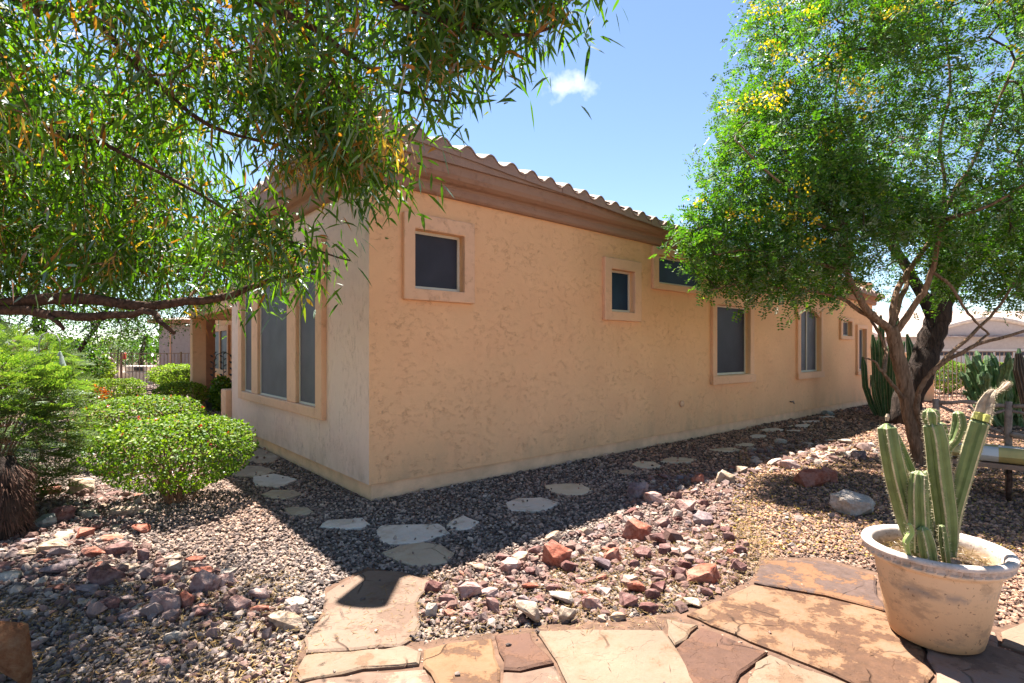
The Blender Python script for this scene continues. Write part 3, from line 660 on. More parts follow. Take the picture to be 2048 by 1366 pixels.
PAL = {'pink': rock_mat('pink_rock', (.264, .132, .108), (.408, .252, .210), (.504, .408, .360)), 'red': rock_mat('rust_red_rock', (.240, .066, .038), (.372, .126, .078), (.432, .264, .204)),
       'purple': rock_mat('purple_grey_rock', (.120, .079, .084), (.216, .150, .150), (.408, .336, .312)), 'tan': rock_mat('tan_rock', (.276, .180, .114), (.408, .300, .216), (.504, .420, .336)),
       'cream': rock_mat('cream_rock', (.32, .25, .19), (.44, .37, .30), (.552, .492, .444), .6), 'maroon': rock_mat('maroon_rock', (.102, .040, .036), (.192, .086, .072), (.396, .264, .228)),
       'grey': rock_mat('grey_green_rock', (.204, .204, .180), (.360, .360, .324), (.456, .432, .396), .6)}
WORD = {'pink': 'dusty pink', 'red': 'rust red', 'purple': 'purplish grey', 'tan': 'tan', 'cream': 'cream', 'maroon': 'dark maroon', 'grey': 'grey green'}
_rm = {}
def rock(px, py, w, h, pal, label, name='rock', group=None, cat_='rock', seed=None, dp=.85, tilt=None, sink=.12):
    """px,py: foot of the stone in the picture of the ground; w,h its size in photo pixels there"""
    g = gnd(px, py); sc = g.y / F; wm_, hm = w * sc, h * sc; ratio = hm / wm_
    k = (pal, (seed if seed is not None else random.randrange(9)), 0)
    if k not in _rm: _rm[k] = rock_mesh(k[1] * 13 + hash(pal) % 1 + 5, PAL[pal], 1.0)
    o = link(name, _rm[k]); dm = wm_ * dp; o.scale = (wm_ * 1.1, dm * 1.1, hm * 1.25)
    o.location = (g.x, g.y + dm * .35, hm * (.5 - sink)); o.rotation_euler = (random.gauss(0, .12), random.gauss(0, .12), random.uniform(-.5, .5)) if tilt is None else tilt
    return tag(o, label, cat_, group)
NAMED = [(1112, 1143, 74, 56, 'red', 'rust red rock with chalky top perched on a dark stone at the gravel edge'), (1140, 1150, 40, 32, 'maroon', 'dark stone under the perched rust red rock'),
 (1053, 1254, 66, 52, 'tan', 'round-backed pink and tan rock touching the big cream flagstone'), (1024, 1150, 46, 34, 'pink', 'pink block beside the perched rust red rock'),
 (1122, 1217, 62, 30, 'cream', 'white-topped flat rock before the cream flagstone'), (937, 1204, 56, 34, 'pink', 'pink wedge rock near the buff entry flagstone'),
 (985, 1232, 40, 36, 'maroon', 'maroon block between pink wedge and round-backed tan rock'), (859, 1240, 30, 34, 'cream', 'whitish lump beside the buff entry flagstone'),
 (1205, 1147, 48, 30, 'purple', 'blue-grey slab rock beside a rusty pink stone'), (1228, 1130, 36, 36, 'red', 'rusty pink stone behind the blue-grey slab rock'),
 (1276, 1087, 66, 46, 'red', 'overhanging red rock with pale top at the shade edge'), (1318, 1098, 36, 34, 'maroon', 'maroon stone tucked behind the overhanging red rock'),
 (1330, 1115, 44, 26, 'maroon', 'low maroon rock below the pink rubble heap'), (1275, 1000, 60, 36, 'purple', 'grey-purple rock at shaded end of the rubble heap'),
 (1310, 1012, 44, 30, 'pink', 'shaded pink rock beside the grey-purple one'), (1400, 971, 28, 26, 'red', 'small orange-red stone on the shaded rubble'), (1455, 972, 44, 30, 'tan', 'blocky tan-red rock with white top at the shade line'),
 (1486, 950, 26, 20, 'tan', 'small tan stone behind the white-topped block'), (1414, 1055, 52, 30, 'purple', 'grey boulder in the sunlit rubble heap'), (1375, 1030, 44, 34, 'pink', 'pale pink block crowning the rubble heap'),
 (1418, 1175, 70, 44, 'red', 'large flat brick-red slab half buried near the grey-stained flagstone'), (1258, 1222, 48, 36, 'maroon', 'maroon block at the orange needle litter'),
 (1416, 1202, 30, 26, 'maroon', 'small cube-like maroon stone near the stained flagstone'), (1186, 1230, 44, 36, 'pink', 'mottled pink stone amid the low red rubble'),
 (1635, 980, 76, 40, 'red', 'bright red jagged lava rock on open gravel'), (1662, 968, 40, 34, 'red', 'red lava lump leaning behind the jagged lava rock'), (1728, 1036, 96, 52, 'cream', 'big cream granite boulder with rusty underside beside the pot'),
 (1723, 922, 30, 24, 'purple', 'brown-grey stone sitting on the long sunlit slab'), (1660, 832, 26, 12, 'grey', 'pale smooth stone lying against the house wall'), (1583, 942, 44, 24, 'pink', 'pale pink rock behind the bright red lava rock'),
 (1560, 935, 38, 20, 'cream', 'cream rock at the tip of the house shadow'), (1626, 925, 22, 12, 'grey', 'little dark-topped stone before the long sunlit slab'),
 (205, 956, 40, 26, 'red', 'grey-backed reddish stone in the small shade left of the shrub'), (200, 922, 44, 18, 'cream', 'flat cream rock behind the reddish shaded stone'),
 (148, 994, 70, 40, 'tan', 'wedge of tan and rust rock below the feathery plant'), (90, 995, 46, 26, 'red', 'rusty stone under the feathery plant'), (108, 1050, 54, 40, 'maroon', 'rough dark maroon rock at the shaggy trunk foot'),
 (76, 1060, 50, 30, 'grey', 'greenish grey pointed rock beside the dark maroon one'), (160, 1080, 40, 26, 'red', 'rust coloured chunk behind the bleached slabs'), (230, 1040, 60, 26, 'tan', 'tan slab in the shade of the clipped shrub'),
 (272, 1072, 44, 24, 'red', 'reddish stone at the lower edge of the shrub shadow'), (92, 1110, 60, 30, 'tan', 'half-lit tan rock at the rim of the tree shade'), (228, 1118, 56, 34, 'maroon', 'ridged brown rock with deep shadow beneath'),
 (280, 1130, 34, 34, 'maroon', 'upright maroon wedge on the open gravel'), (195, 1178, 74, 48, 'maroon', 'large brown-mauve boulder in the middle of the rock bed'), (90, 1160, 56, 28, 'purple', 'flat violet-grey rock in the tree shade'),
 (160, 1196, 56, 22, 'purple', 'bluish flat rock in the tree shade'), (305, 1205, 62, 24, 'purple', 'dark tilted slab in the middle of the rock bed'), (312, 1238, 74, 46, 'pink', 'big pink-mauve boulder with pitted top'), (364, 1224, 36, 40, 'red', 'rounded rusty stone beside the big pink-mauve boulder'),
 (395, 1195, 66, 48, 'pink', 'tilted pink slab rising from the rock bed'), (436, 1180, 52, 32, 'pink', 'pale dusty pink block behind the tilted slab'), (208, 1230, 46, 34, 'maroon', 'dark wine-red block in the tree shade'),
 (510, 1212, 46, 34, 'pink', 'worn pink rock nearest the buff entry flagstone'), (465, 1232, 54, 36, 'pink', 'arched pink-white rock before the worn pink one'), (395, 1242, 50, 24, 'maroon', 'low wine-coloured rock by the tree shade rim'),
 (560, 1270, 88, 36, 'tan', 'long tan ledge rock pointing at the flagstones'), (450, 1155, 40, 16, 'cream', 'pale flat chip on the sunlit gravel'), (340, 1150, 40, 30, 'tan', 'tan rock poking from sunlit gravel'), (620, 1252, 24, 20, 'grey', 'grey pebble rock at the left rim of the entry flagstone'),
 (340, 1290, 40, 24, 'cream', 'cream chip rock in the lower gravel'), (318, 1345, 44, 26, 'pink', 'pink-brown stone low in the front gravel')]
for q in NAMED: rock(*q[:5], q[5])
# cream and rust boulder cut by the picture's corner
m, t, o_ = mat('cream_and_rust_boulder'); n = N(t); p = n.pos(); sx = n.n('ShaderNodeSeparateXYZ'); t.links.new(p, sx.inputs[0])
f = n.ramp(n.math('ADD', n.math('MULTIPLY', n.math('ADD', sx.outputs[0], 2.36), 6), n.noise(8, 5, .7, p)), [(.45, 0), (.6, 1)])
c = n.mix(f, n.ramp(n.noise(20, 6, .7, p), [(.3, (.34, .26, .18)), (.7, (.5, .44, .36))]), n.ramp(n.noise(14, 6, .75, p), [(.3, (.10, .035, .02)), (.5, (.30, .13, .06)), (.7, (.42, .24, .13))]))
n.bsdf(o_, c, .9, n.bump(n.noise(18, 8, .75, p), .05, 1), spec=.15); PAL['rust'] = m
o = rock(-34, 1420, 118, 185, 'rust', 'tall cream and rust boulder at the near left corner', 'boulder', cat_='boulder', seed=3, dp=.9, tilt=(0, .05, .3))
# rubble: individuals in the two beds, then small stuff
ZA = [(1262, 965), (1400, 950), (1500, 935), (1490, 985), (1455, 1040), (1500, 1110), (1480, 1170), (1380, 1225), (1300, 1250), (1090, 1255), (1000, 1262), (850, 1250), (845, 1195), (930, 1150), (1050, 1100), (1230, 1050)]
ZB = [(-60, 975), (60, 960), (200, 975), (300, 1000), (280, 1050), (220, 1085), (330, 1110), (470, 1160), (590, 1210), (600, 1265), (420, 1262), (250, 1250), (60, 1200), (-60, 1180)]
ZC = [(1500, 905), (1600, 880), (1700, 890), (1790, 905), (1740, 925), (1640, 932), (1560, 948), (1500, 950)]
ZD = [(1540, 1010), (1700, 990), (1740, 1100), (1560, 1110)]
def poly_g(z): return [tuple(gnd(x, y)[:2]) for x, y in z]
used = [(q[0], q[1], q[2]) for q in NAMED]
LAND = [(1112, 1143, 'the perched rust red rock'), (1276, 1087, 'the overhanging red rock'), (1418, 1175, 'the flat brick-red slab'), (1200, 1250, 'the big cream flagstone'), (1053, 1254, 'the round-backed rock'), (1480, 1180, 'the stained flagstone'),
 (1455, 972, 'the white-topped block'), (1414, 1055, 'the grey boulder'), (860, 1200, 'the entry flagstone'), (1300, 1005, 'the shaded grey-purple rock'), (195, 1178, 'the brown-mauve boulder'), (312, 1238, 'the big pink-mauve boulder'), (560, 1270, 'the long tan ledge rock'),
 (395, 1195, 'the tilted pink slab'), (20, 1040, 'the shaggy stump'), (100, 1070, 'the greenish pointed rock'), (290, 1050, 'the shrub shadow'), (280, 1130, 'the upright maroon wedge'), (40, 1200, 'the corner boulder'), (500, 1160, 'the sunlit gravel'), (1671, 908, 'the long sunlit slab'), (1560, 940, 'the shadow tip'), (1640, 960, 'the red lava rock'), (1790, 900, 'the slim tree trunk'), (1190, 1130, 'the blue-grey slab rock'), (960, 1180, 'the pink wedge rock')]
def rubble(zone, k, s0, s1, pals, where, grp, flatness, seed):
    r = random.Random(seed); xs = [p[0] for p in zone]; ys = [p[1] for p in zone]; Z = np.array; pl = zone; made = 0; tries = 0
    while made < k and tries < 8000:
        tries += 1; x = r.uniform(min(xs), max(xs)); y = r.uniform(min(ys), max(ys))
        if not inside(np.array([x]), np.array([y]), pl)[0]: continue
        size = r.uniform(s0, s1) ** 1.0; w = size / (gnd(x, y).y / F)
        if any(abs(x - a) < (w + c) * .42 and abs(y - b_) < (w + c) * .22 for a, b_, c in used): continue
        used.append((x, y, w)); pal = r.choice(pals); fl = r.uniform(*flatness); shp = 'flat' if fl < .4 else ('chunky' if fl > .6 else 'angular')
        lm = min(LAND, key=lambda q: (q[0] - x) ** 2 + (2 * (q[1] - y)) ** 2)[2]; sz = 'small' if size < (s0 + s1) / 2 else 'larger'; rock(x, y, w, w * fl, pal, f'{sz} {shp} {WORD[pal]} rubble stone near {lm}', group=grp, seed=r.randrange(9)); made += 1
random.seed(11)
rubble(ZA, 98, .06, .14, ['pink', 'maroon', 'maroon', 'red', 'purple', 'maroon', 'pink', 'maroon', 'tan'], 'in the red bed between shade edge and patio', 'rubble of the bed by the patio', (.45, .85), 1)
rubble(ZB, 122, .09, .25, ['cream', 'pink', 'tan', 'maroon', 'cream', 'purple', 'tan', 'red'], 'in the bleached bed below the clipped shrub', 'rubble of the bed below the shrub', (.16, .42), 2)
rubble(ZC, 18, .10, .26, ['cream', 'pink', 'tan', 'cream'], 'along the far end of the house shadow', 'rubble at the far shadow edge', (.25, .55), 3)
# small rubble, uncountable
def chip_mat():
    m, t, o = mat('rubble_chip'); n = N(t); p = n.pos(); a = n.n('ShaderNodeAttribute', attribute_type='INSTANCER', attribute_name='tint')
    c = n.ramp(a.outputs['Fac'], [(0, (.085, .036, .03)), (.3, (.14, .065, .05)), (.55, (.23, .13, .105)), (.75, (.17, .12, .115)), (1, (.38, .30, .24))])
    c = n.mix(n.math('MULTIPLY', n.noise(40, 4, .6, p), .6), c, n.mix(.5, c, (.32, .26, .22))); n.bsdf(o, c, .88, n.bump(n.noise(70, 4, .7, p), .006), spec=.2); return m
cxs, cys, css = [], [], []
for zone, dens, s0 in ((ZA, 700, .019), (ZB, 380, .023), (ZC, 200, .03), (ZD, 120, .018), ([(560, 1240), (600, 1300), (580, 1366), (520, 1420), (-100, 1420), (-100, 1200), (300, 1250)], 160, .020)):
    pg = poly_g(zone); xs = [p[0] for p in pg]; ys = [p[1] for p in pg]; k = int((max(xs) - min(xs)) * (max(ys) - min(ys)) * dens); X = rng.uniform(min(xs), max(xs), k); Y = rng.uniform(min(ys), max(ys), k)
    s = inside(X, Y, pg) & ~inside(X, Y, patio_out); cxs.append(X[s]); cys.append(Y[s]); css.append(s0 * rng.lognormal(0, .35, s.sum()))
CX, CY, CS = map(np.concatenate, (cxs, cys, css))
scatter_stuff('rubble_chips', np.stack([CX, CY, CS * .45 + .006], 1), CS, rng.uniform(0, 1, len(CX)), chip_mat(), .7, seed=50)
# leaf litter: straw, pods and yellow petals
def litter(name, k, zone, m, L, Wd, z=.022, name_kind='stuff'):
    pg = poly_g(zone); xs = [p[0] for p in pg]; ys = [p[1] for p in pg]; X = rng.uniform(min(xs), max(xs), k * 3); Y = rng.uniform(min(ys), max(ys), k * 3); s = inside(X, Y, pg) & ~in_house(X, Y)
    X, Y = X[s][:k], Y[s][:k]; k = len(X); D = rand_dirs(k); D[:, 2] *= .2; D = norm(D); Nn = rand_dirs(k, 2.5)
    P = np.stack([X, Y, z + rng.uniform(0, .014, k)], 1); return small_leaves(P, D, rng.uniform(*L, k), rng.uniform(*Wd, k), Nn)
yel = leaf_mat('yellow_petal', [(0, (.22, .11, .03)), (.5, (.36, .20, .04)), (1, (.45, .33, .08))], .2)
lt = cat(litter('a', 1500, [(600, 1250), (840, 1150), (1380, 1200), (1340, 1260), (850, 1290), (600, 1330)], None, (.02, .06), (.002, .004)),
         litter('b', 6500, [(1100, 1130), (1500, 1040), (1560, 1120), (1400, 1220), (1100, 1255)], None, (.015, .05), (.002, .004)),
         litter('c', 2500, [(-50, 1190), (600, 1150), (600, 1400), (-50, 1400)], None, (.02, .06), (.003, .008)))
dk = litter('f', 130, [(620, 1180), (860, 1170), (1500, 1150), (1850, 1240), (1850, 1400), (600, 1400)], None, (.02, .07), (.002, .005), .033)
link('twig_litter', tri_mesh('twig_litter', *dk, simple('dry_dark_twig', (.09, .05, .03), .9)), kind='stuff')
link('straw_litter', tri_mesh('straw_litter', *lt, M['grass_dry']), kind='stuff')
lt = cat(litter('d', 15000, [(1480, 900), (2200, 880), (2300, 1150), (1700, 1120), (1450, 1110)], None, (.01, .028), (.006, .012)), litter('e', 2500, [(1350, 930), (1760, 850), (1700, 960), (1300, 1010)], None, (.012, .03), (.006, .012)))
link('petal_litter', tri_mesh('petal_litter', *lt, yel), kind='stuff')

# ============================================================ LEFT TREE (overhanging the camera's side)
LM = leaf_mat('willow_leaf', [(0, (.022, .067, .003)), (.5, (.054, .112, .005)), (.90, (.097, .167, .011)), (.94, (.257, .190, .026)), (.97, (.339, .094, .015)), (1, (.377, .123, .031))], .55, .6, .3)
LMB = leaf_mat('dead_leaf', [(0, (.24, .09, .03)), (.6, (.42, .19, .06)), (1, (.55, .32, .12))], .4)
lt_ = empty('overhanging_tree', (-5.1, 4.0, 0), label='leaning tree with long narrow drooping leaves, branches overhanging the rock bed', cat='tree')
def local(mb, org): mb.v = [(x - org[0], y - org[1], z - org[2]) for x, y, z in mb.v]; return mb
LO = (-5.1, 4.0, 0); mb = MB(); T = Tree(mb)
T.limb([(-5.1, 4.0, -.1), (-5.0, 4.0, .8), (-4.85, 4.0, 1.6), (-4.7, 3.95, 2.3), (-4.6, 3.8, 3.0)], .15, .11, 12)
T.limb([(-4.85, 4.0, 1.7), at(-60, 612, 3.5), at(150, 598, 3.2), at(300, 610, 3.1), at(440, 596, 3.1), at(540, 562, 3.1), at(640, 540, 3.1)], .05, .010)
T.limb([at(-160, 612, 3.6), at(60, 624, 3.25), at(150, 634, 3.1), at(240, 630, 3.05), at(298, 622, 3.0), at(325, 648, 2.95), at(350, 668, 2.95)], .036, .010)
T.limb([at(100, 630, 3.15), at(118, 648, 3.1), at(130, 660, 3.1)], .018, .008)
T.limb([(-4.6, 3.8, 2.9), at(-40, 190, 3.4), at(100, 260, 3.2), at(200, 285, 3.1), at(330, 350, 3.0), at(430, 405, 2.95), at(560, 475, 2.9), at(700, 520, 2.85)], .022, .004)
T.limb([(-4.6, 3.8, 3.0), (-3.6, 3.2, 3.6), at(150, 30, 2.7), at(270, 130, 2.6), at(420, 250, 2.7), at(560, 290, 2.8), at(700, 330, 2.9)], .026, .004)
T.limb([(-4.6, 3.8, 3.0), (-3.4, 3.1, 3.9), at(200, -120, 2.6), at(420, -40, 2.5), at(600, 60, 2.5), at(690, 190, 2.5), at(760, 300, 2.6)], .026, .004)
T.limb([at(420, -40, 2.5), at(560, 20, 2.3), at(660, 80, 2.3), at(800, 180, 2.35), at(900, 205, 2.4)], .02, .004)
T.limb([at(420, -90, 2.4), at(620, -60, 2.2), at(800, 10, 2.2), at(950, 60, 2.2), at(1060, 70, 2.25), at(1130, 40, 2.3)], .022, .004)
T.limb([(-4.6, 3.8, 3.0), (-4.3, 3.9, 3.6), at(60, 300, 4.6), at(250, 400, 4.8), at(400, 480, 4.6)], .05, .008)
T.limb([(-4.7, 3.95, 2.4), at(-40, 420, 4.2), at(100, 470, 4.2), at(250, 520, 4.2), at(380, 560, 4.2)], .04, .008)
TG = []
def pix_targets(poly, k, ylo, yhi, bias=1.):
    xs = [p[0] for p in poly]; ys = [p[1] for p in poly]; X = rng.uniform(min(xs), max(xs), k * 4); Y = rng.uniform(min(ys), max(ys), k * 4); s = inside(X, Y, poly); X, Y = X[s][:k], Y[s][:k]
    D = rng.uniform(ylo, yhi, len(X)); return np.stack([(X - 1024) / F * D, D, EYE - (Y - HOR) * D / F], 1)
reg = [([(-300, -250), (850, -250), (850, 200), (700, 250), (420, 190), (200, 230), (-300, 280)], 360, 2.1, 3.5),
       ([(-300, 150), (340, 210), (420, 330), (520, 420), (470, 520), (-300, 560)], 400, 3.0, 4.9), ([(-400, 100), (300, 180), (350, 330), (330, 480), (-400, 520)], 330, 3.6, 5.2),
       ([(-200, 470), (420, 500), (500, 490), (640, 530), (560, 545), (420, 580), (330, 560), (-200, 555)], 90, 3.2, 4.4),
       ([(640, 170), (780, 230), (800, 300), (770, 345), (700, 340), (620, 300), (570, 240)], 48, 2.5, 3.0),
       ([(470, 430), (560, 475), (640, 510), (600, 520), (500, 510)], 18, 2.7, 3.0),
       ([(850, -200), (1150, -200), (1130, -20), (1060, 35), (960, 60), (890, 150), (850, 180)], 80, 2.1, 2.4),
       ([(400, 60), (640, 60), (640, 250), (430, 230)], 25, 2.6, 3.2)]
TG = np.concatenate([pix_targets(*q) for q in reg])
# occasional openings
keep = np.array([mnoise.noise(Vector(t) * 1.6) > -.27 for t in TG]); TG = TG[keep]
T.twigs(TG, .0022, .012, .07, droop=.12)
local(mb, LO); mb.build('trunk', M['bark_left'], lt_, smooth=True)
V_, T_ = T.twig_mesh(3); link('twigs', tri_mesh('twigs', V_ - np.array(LO), T_, M['twig']), lt_, kind='stuff')
def whorls(C, k, spread_, L, Wd, down=.9, droop=.35):
    n_ = len(C); P = np.repeat(C, k, 0) + rng.normal(size=(n_ * k, 3)) * spread_; ax = np.repeat(rand_dirs(n_, -.3), k, 0)
    D = rand_dirs(n_ * k) * .8 + ax * .7; D[:, 2] -= down * rng.uniform(.2, 1.3, len(D)); D = norm(D); return long_leaves(P, D, rng.uniform(*L, n_ * k), rng.uniform(*Wd, n_ * k), droop)
lv = whorls(TG, 56, .12, (.05, .12), (.010, .018), .35)
V_, T_ = lv; link('crown', tri_mesh('crown', V_ - np.array(LO), T_, LM), lt_, kind='stuff')
DC = TG[rng.uniform(size=len(TG)) < .24]; DC = np.concatenate([DC, pix_targets([(640, 230), (790, 260), (790, 320), (600, 330)], 26, 2.4, 3.0), pix_targets([(540, 300), (640, 320), (620, 380)], 8, 2.7, 2.9)])
V_, T_ = whorls(DC, 14, .04, (.05, .10), (.006, .012), .8, .5); link('dead_leaves', tri_mesh('dead_leaves', V_ - np.array(LO), T_, LMB), lt_, kind='stuff')
# thin strands hanging at the outer tips
# ============================================================ RIGHT TREE
RM = leaf_mat('cassia_leaf', [(0, (.024, .079, .006)), (.5, (.048, .127, .010)), (.9, (.098, .190, .014)), (1, (.195, .213, .035))], .45, .6, .3)
YF = leaf_mat('yellow_flower', [(0, (.75, .42, .02)), (1, (.85, .62, .04))], .3)
RO = tuple(at(1842, 938, 7.0)); RO = (RO[0], RO[1], 0)
rt = empty('flowering_tree', RO, label='multi-stemmed tree with fine green leaves and yellow flower clusters', cat='tree')
mb = MB(); T = Tree(mb)
tk = [at(1846, 945, 7.0), at(1838, 900, 7.0), at(1826, 850, 7.0), at(1813, 790, 7.0), at(1802, 735, 7.0), at(1790, 690, 7.0), at(1783, 655, 7.0)]
T.limb(tk, .105, .075, 14, .004); T.P = []
a1 = T.limb([at(1785, 662, 7.0), at(1745, 632, 6.9), at(1712, 585, 6.8), at(1695, 545, 6.75), at(1693, 495, 6.7), at(1683, 455, 6.65), at(1660, 420, 6.6), at(1620, 380, 6.5), at(1570, 340, 6.5)], .052, .018, 10, .008)
T.limb([at(1692, 500, 6.7), at(1690, 440, 6.8), at(1680, 380, 6.9), at(1690, 300, 7.0), at(1670, 200, 7.1), at(1690, 100, 7.2)], .035, .012, 8)
a2 = T.limb([at(1783, 662, 7.0), at(1787, 605, 7.1), at(1803, 565, 7.2), at(1832, 520, 7.3), at(1862, 480, 7.3), at(1880, 430, 7.4), at(1890, 370, 7.4), at(1880, 280, 7.5), at(1900, 180, 7.5), at(1890, 60, 7.6)], .046, .014, 10, .008)
a3 = T.limb([at(1790, 665, 7.0), at(1822, 622, 6.9), at(1852, 575, 6.8), at(1868, 525, 6.7), at(1880, 470, 6.6), at(1900, 400, 6.5), at(1950, 320, 6.4), at(1990, 220, 6.4), at(2030, 120, 6.3)], .046, .014, 10, .008)
T.limb([at(1788, 640, 7.1), at(1800, 600, 7.5), at(1815, 560, 7.8), at(1800, 520, 8.1), at(1770, 480, 8.3), at(1750, 420, 8.4), at(1760, 320, 8.5)], .045, .014, 8)
T.limb([at(1765, 645, 6.95), at(1720, 622, 7.0), at(1690, 600, 7.0), at(1640, 585, 6.9), at(1560, 575, 6.8), at(1480, 570, 6.7), at(1420, 580, 6.6)], .035, .010, 8)
T.limb([at(1690, 545, 6.75), at(1650, 530, 6.6), at(1580, 520, 6.4), at(1500, 500, 6.3), at(1430, 510, 6.3)], .028, .008, 8)
T.limb([at(1686, 460, 6.65), at(1640, 450, 6.2), at(1600, 400, 6.0), at(1520, 330, 6.0), at(1470, 280, 6.0)], .025, .008, 8)
T.limb([at(1880, 440, 6.6), at(1930, 430, 6.0), at(2000, 400, 5.8), at(2060, 360, 5.7)], .03, .01, 8)
T.limb([at(1862, 480, 7.3), at(1930, 470, 7.6), at(2000, 480, 7.8), at(2080, 470, 8.0)], .03, .01, 8)
T.limb([at(1865, 545, 6.75), at(1900, 570, 6.6), at(1925, 610, 6.55), at(1950, 642, 6.5), at(1978, 668, 6.5)], .022, .012, 8)
PT_ = list(T.P)
# bare lower limbs
T.limb([at(1848, 905, 6.95), at(1842, 850, 6.9), at(1834, 812, 6.85), at(1836, 790, 6.8), at(1850, 760, 6.7), at(1880, 730, 6.6), at(1933, 700, 6.4), at(1979, 681, 6.3), at(2060, 660, 6.2)], .042, .016, 10, .006)
T.limb([at(1862, 748, 6.65), at(1900, 708, 6.7), at(1957, 657, 6.8), at(2000, 610, 6.8), at(2030, 560, 6.8)], .03, .012, 8)
T.limb([at(1930, 701, 6.4), at(1950, 688, 6.45), at(1978, 668, 6.5)], .018, .012, 8)
T.limb([at(1808, 800, 7.0), at(1795, 782, 6.9), at(1775, 757, 6.8), at(1760, 738, 6.75), at(1748, 722, 6.7), at(1728, 716, 6.65)], .032, .008, 8)
T.limb([at(1768, 745, 6.8), at(1772, 705, 7.0), at(1763, 675, 7.1), at(1745, 645, 7.2), at(1730, 625, 7.3)], .03, .014, 8)
T.P = PT_
ells = [((5.8, 7.3, 4.7), (3.0, 2.3, 2.9), 1500), ((3.55, 6.7, 2.95), (1.6, .9, .9), 480), ((3.4, 6.7, 3.7), (1.1, 1.1, .9), 170), ((4.1, 6.9, 5.0), (1.3, 1.4, 1.2), 200), ((6.6, 6.6, 3.1), (1.6, 1.4, .7), 200), ((7.0, 7.6, 2.85), (1.3, 1.2, .7), 170), ((5.0, 8.0, 2.7), (1.6, .9, .6), 130)]
C = np.concatenate([in_ell(k, c, r, .25) for c, r, k in ells])
u_ = (C[:, 0] - HC.x) * dR.x + (C[:, 1] - HC.y) * dR.y; v_ = (C[:, 0] - HC.x) * dL.x + (C[:, 1] - HC.y) * dL.y
ok = (v_ < -.55) & (C[:, 2] > 2.05)
ok &= ~((C[:, 0] > 4.3) & (C[:, 0] < 6.0) & (C[:, 2] < 2.55) & (rng.uniform(size=len(C)) > .3))
px_ = C[:, 0] / C[:, 1] * F + 1024; py_ = HOR - (C[:, 2] - EYE) / C[:, 1] * F
gap = (np.abs(px_ - 1790) < 75) & (py_ > 470) & (py_ < 640); ok &= ~(gap & (rng.uniform(size=len(C)) > .18))
ok &= np.array([mnoise.noise(Vector(c) * 1.15 + Vector((9, 4, 2))) > -.36 for c in C]); C = C[ok]
T.twigs(C, .0018, .015, .07, droop=.05)
local(mb, RO); mb.build('trunk', M['bark'], rt, smooth=True)
V_, T_ = T.twig_mesh(3); link('twigs', tri_mesh('twigs', V_ - np.array(RO), T_, M['twig_dark']), rt, kind='stuff')
def fronds(C, nf, nl, Lf, Ls, Wl, spread_=.09):
    """each frond: a short axis with paired leaflets"""
    n_ = len(C) * nf; B = np.repeat(C, nf, 0) + rng.normal(size=(n_, 3)) * spread_; A = rand_dirs(n_); A[:, 2] -= .15; A = norm(A); S_ = norm(np.cross(A, rand_dirs(n_, 1.5))); L = rng.uniform(*Lf, n_)
    Ps, Ds, Nn = [], [], []
    U = np.cross(S_, A)
    for j in range(nl):
        f = (j + 1) / nl
        for sg in (-1, 1):
            Ps.append(B + A * (L * f)[:, None] - np.array([0, 0, 1]) * (L * f * f * .25)[:, None]); Ds.append(norm(S_ * sg + A * .35 + rng.normal(size=(n_, 3)) * .15)); Nn.append(norm(U + rng.normal(size=(n_, 3)) * .3))
    P = np.stack(Ps, 1).reshape(-1, 3); D = np.stack(Ds, 1).reshape(-1, 3); Nn = np.stack(Nn, 1).reshape(-1, 3); k = len(P)
    return small_leaves(P, D, rng.uniform(*Ls, k), rng.uniform(*Wl, k), Nn)
lv = fronds(C, 10, 5, (.09, .17), (.038, .06), (.018, .029), .10)
link('crown', tri_mesh('crown', lv[0] - np.array(RO), lv[1], RM), rt, kind='stuff')
el = np.sqrt(((C[:, 0] - 5.8) / 3) ** 2 + ((C[:, 1] - 7.3) / 2.3) ** 2 + ((C[:, 2] - 4.7) / 2.9) ** 2)
d_ = C[(el > .78) & (C[:, 1] < 7.2) & (C[:, 2] > 3.7)]; wgt = rng.uniform(size=len(d_)) < np.clip((d_[:, 2] - 3.4) / 1.8, .1, 1); top = d_[wgt]; top = top[rng.permutation(len(top))][:170]
lowf = C[(C[:, 0] < 3.4) & (C[:, 2] < 3.2) & (C[:, 1] < 6.8)]; lowf = lowf[rng.permutation(len(lowf))][:9]
FC = np.concatenate([top, lowf]) + np.array([-.05, -.24, .16]); P = np.repeat(FC, 26, 0) + rng.normal(size=(len(FC) * 26, 3)) * np.array([.06, .05, .035]); k = len(P)
V_, T_ = small_leaves(P, rand_dirs(k, .8), rng.uniform(.025, .04, k), rng.uniform(.02, .032, k)); link('flower_clusters', tri_mesh('flower_clusters', V_ - np.array(RO), T_, YF), rt, kind='stuff')

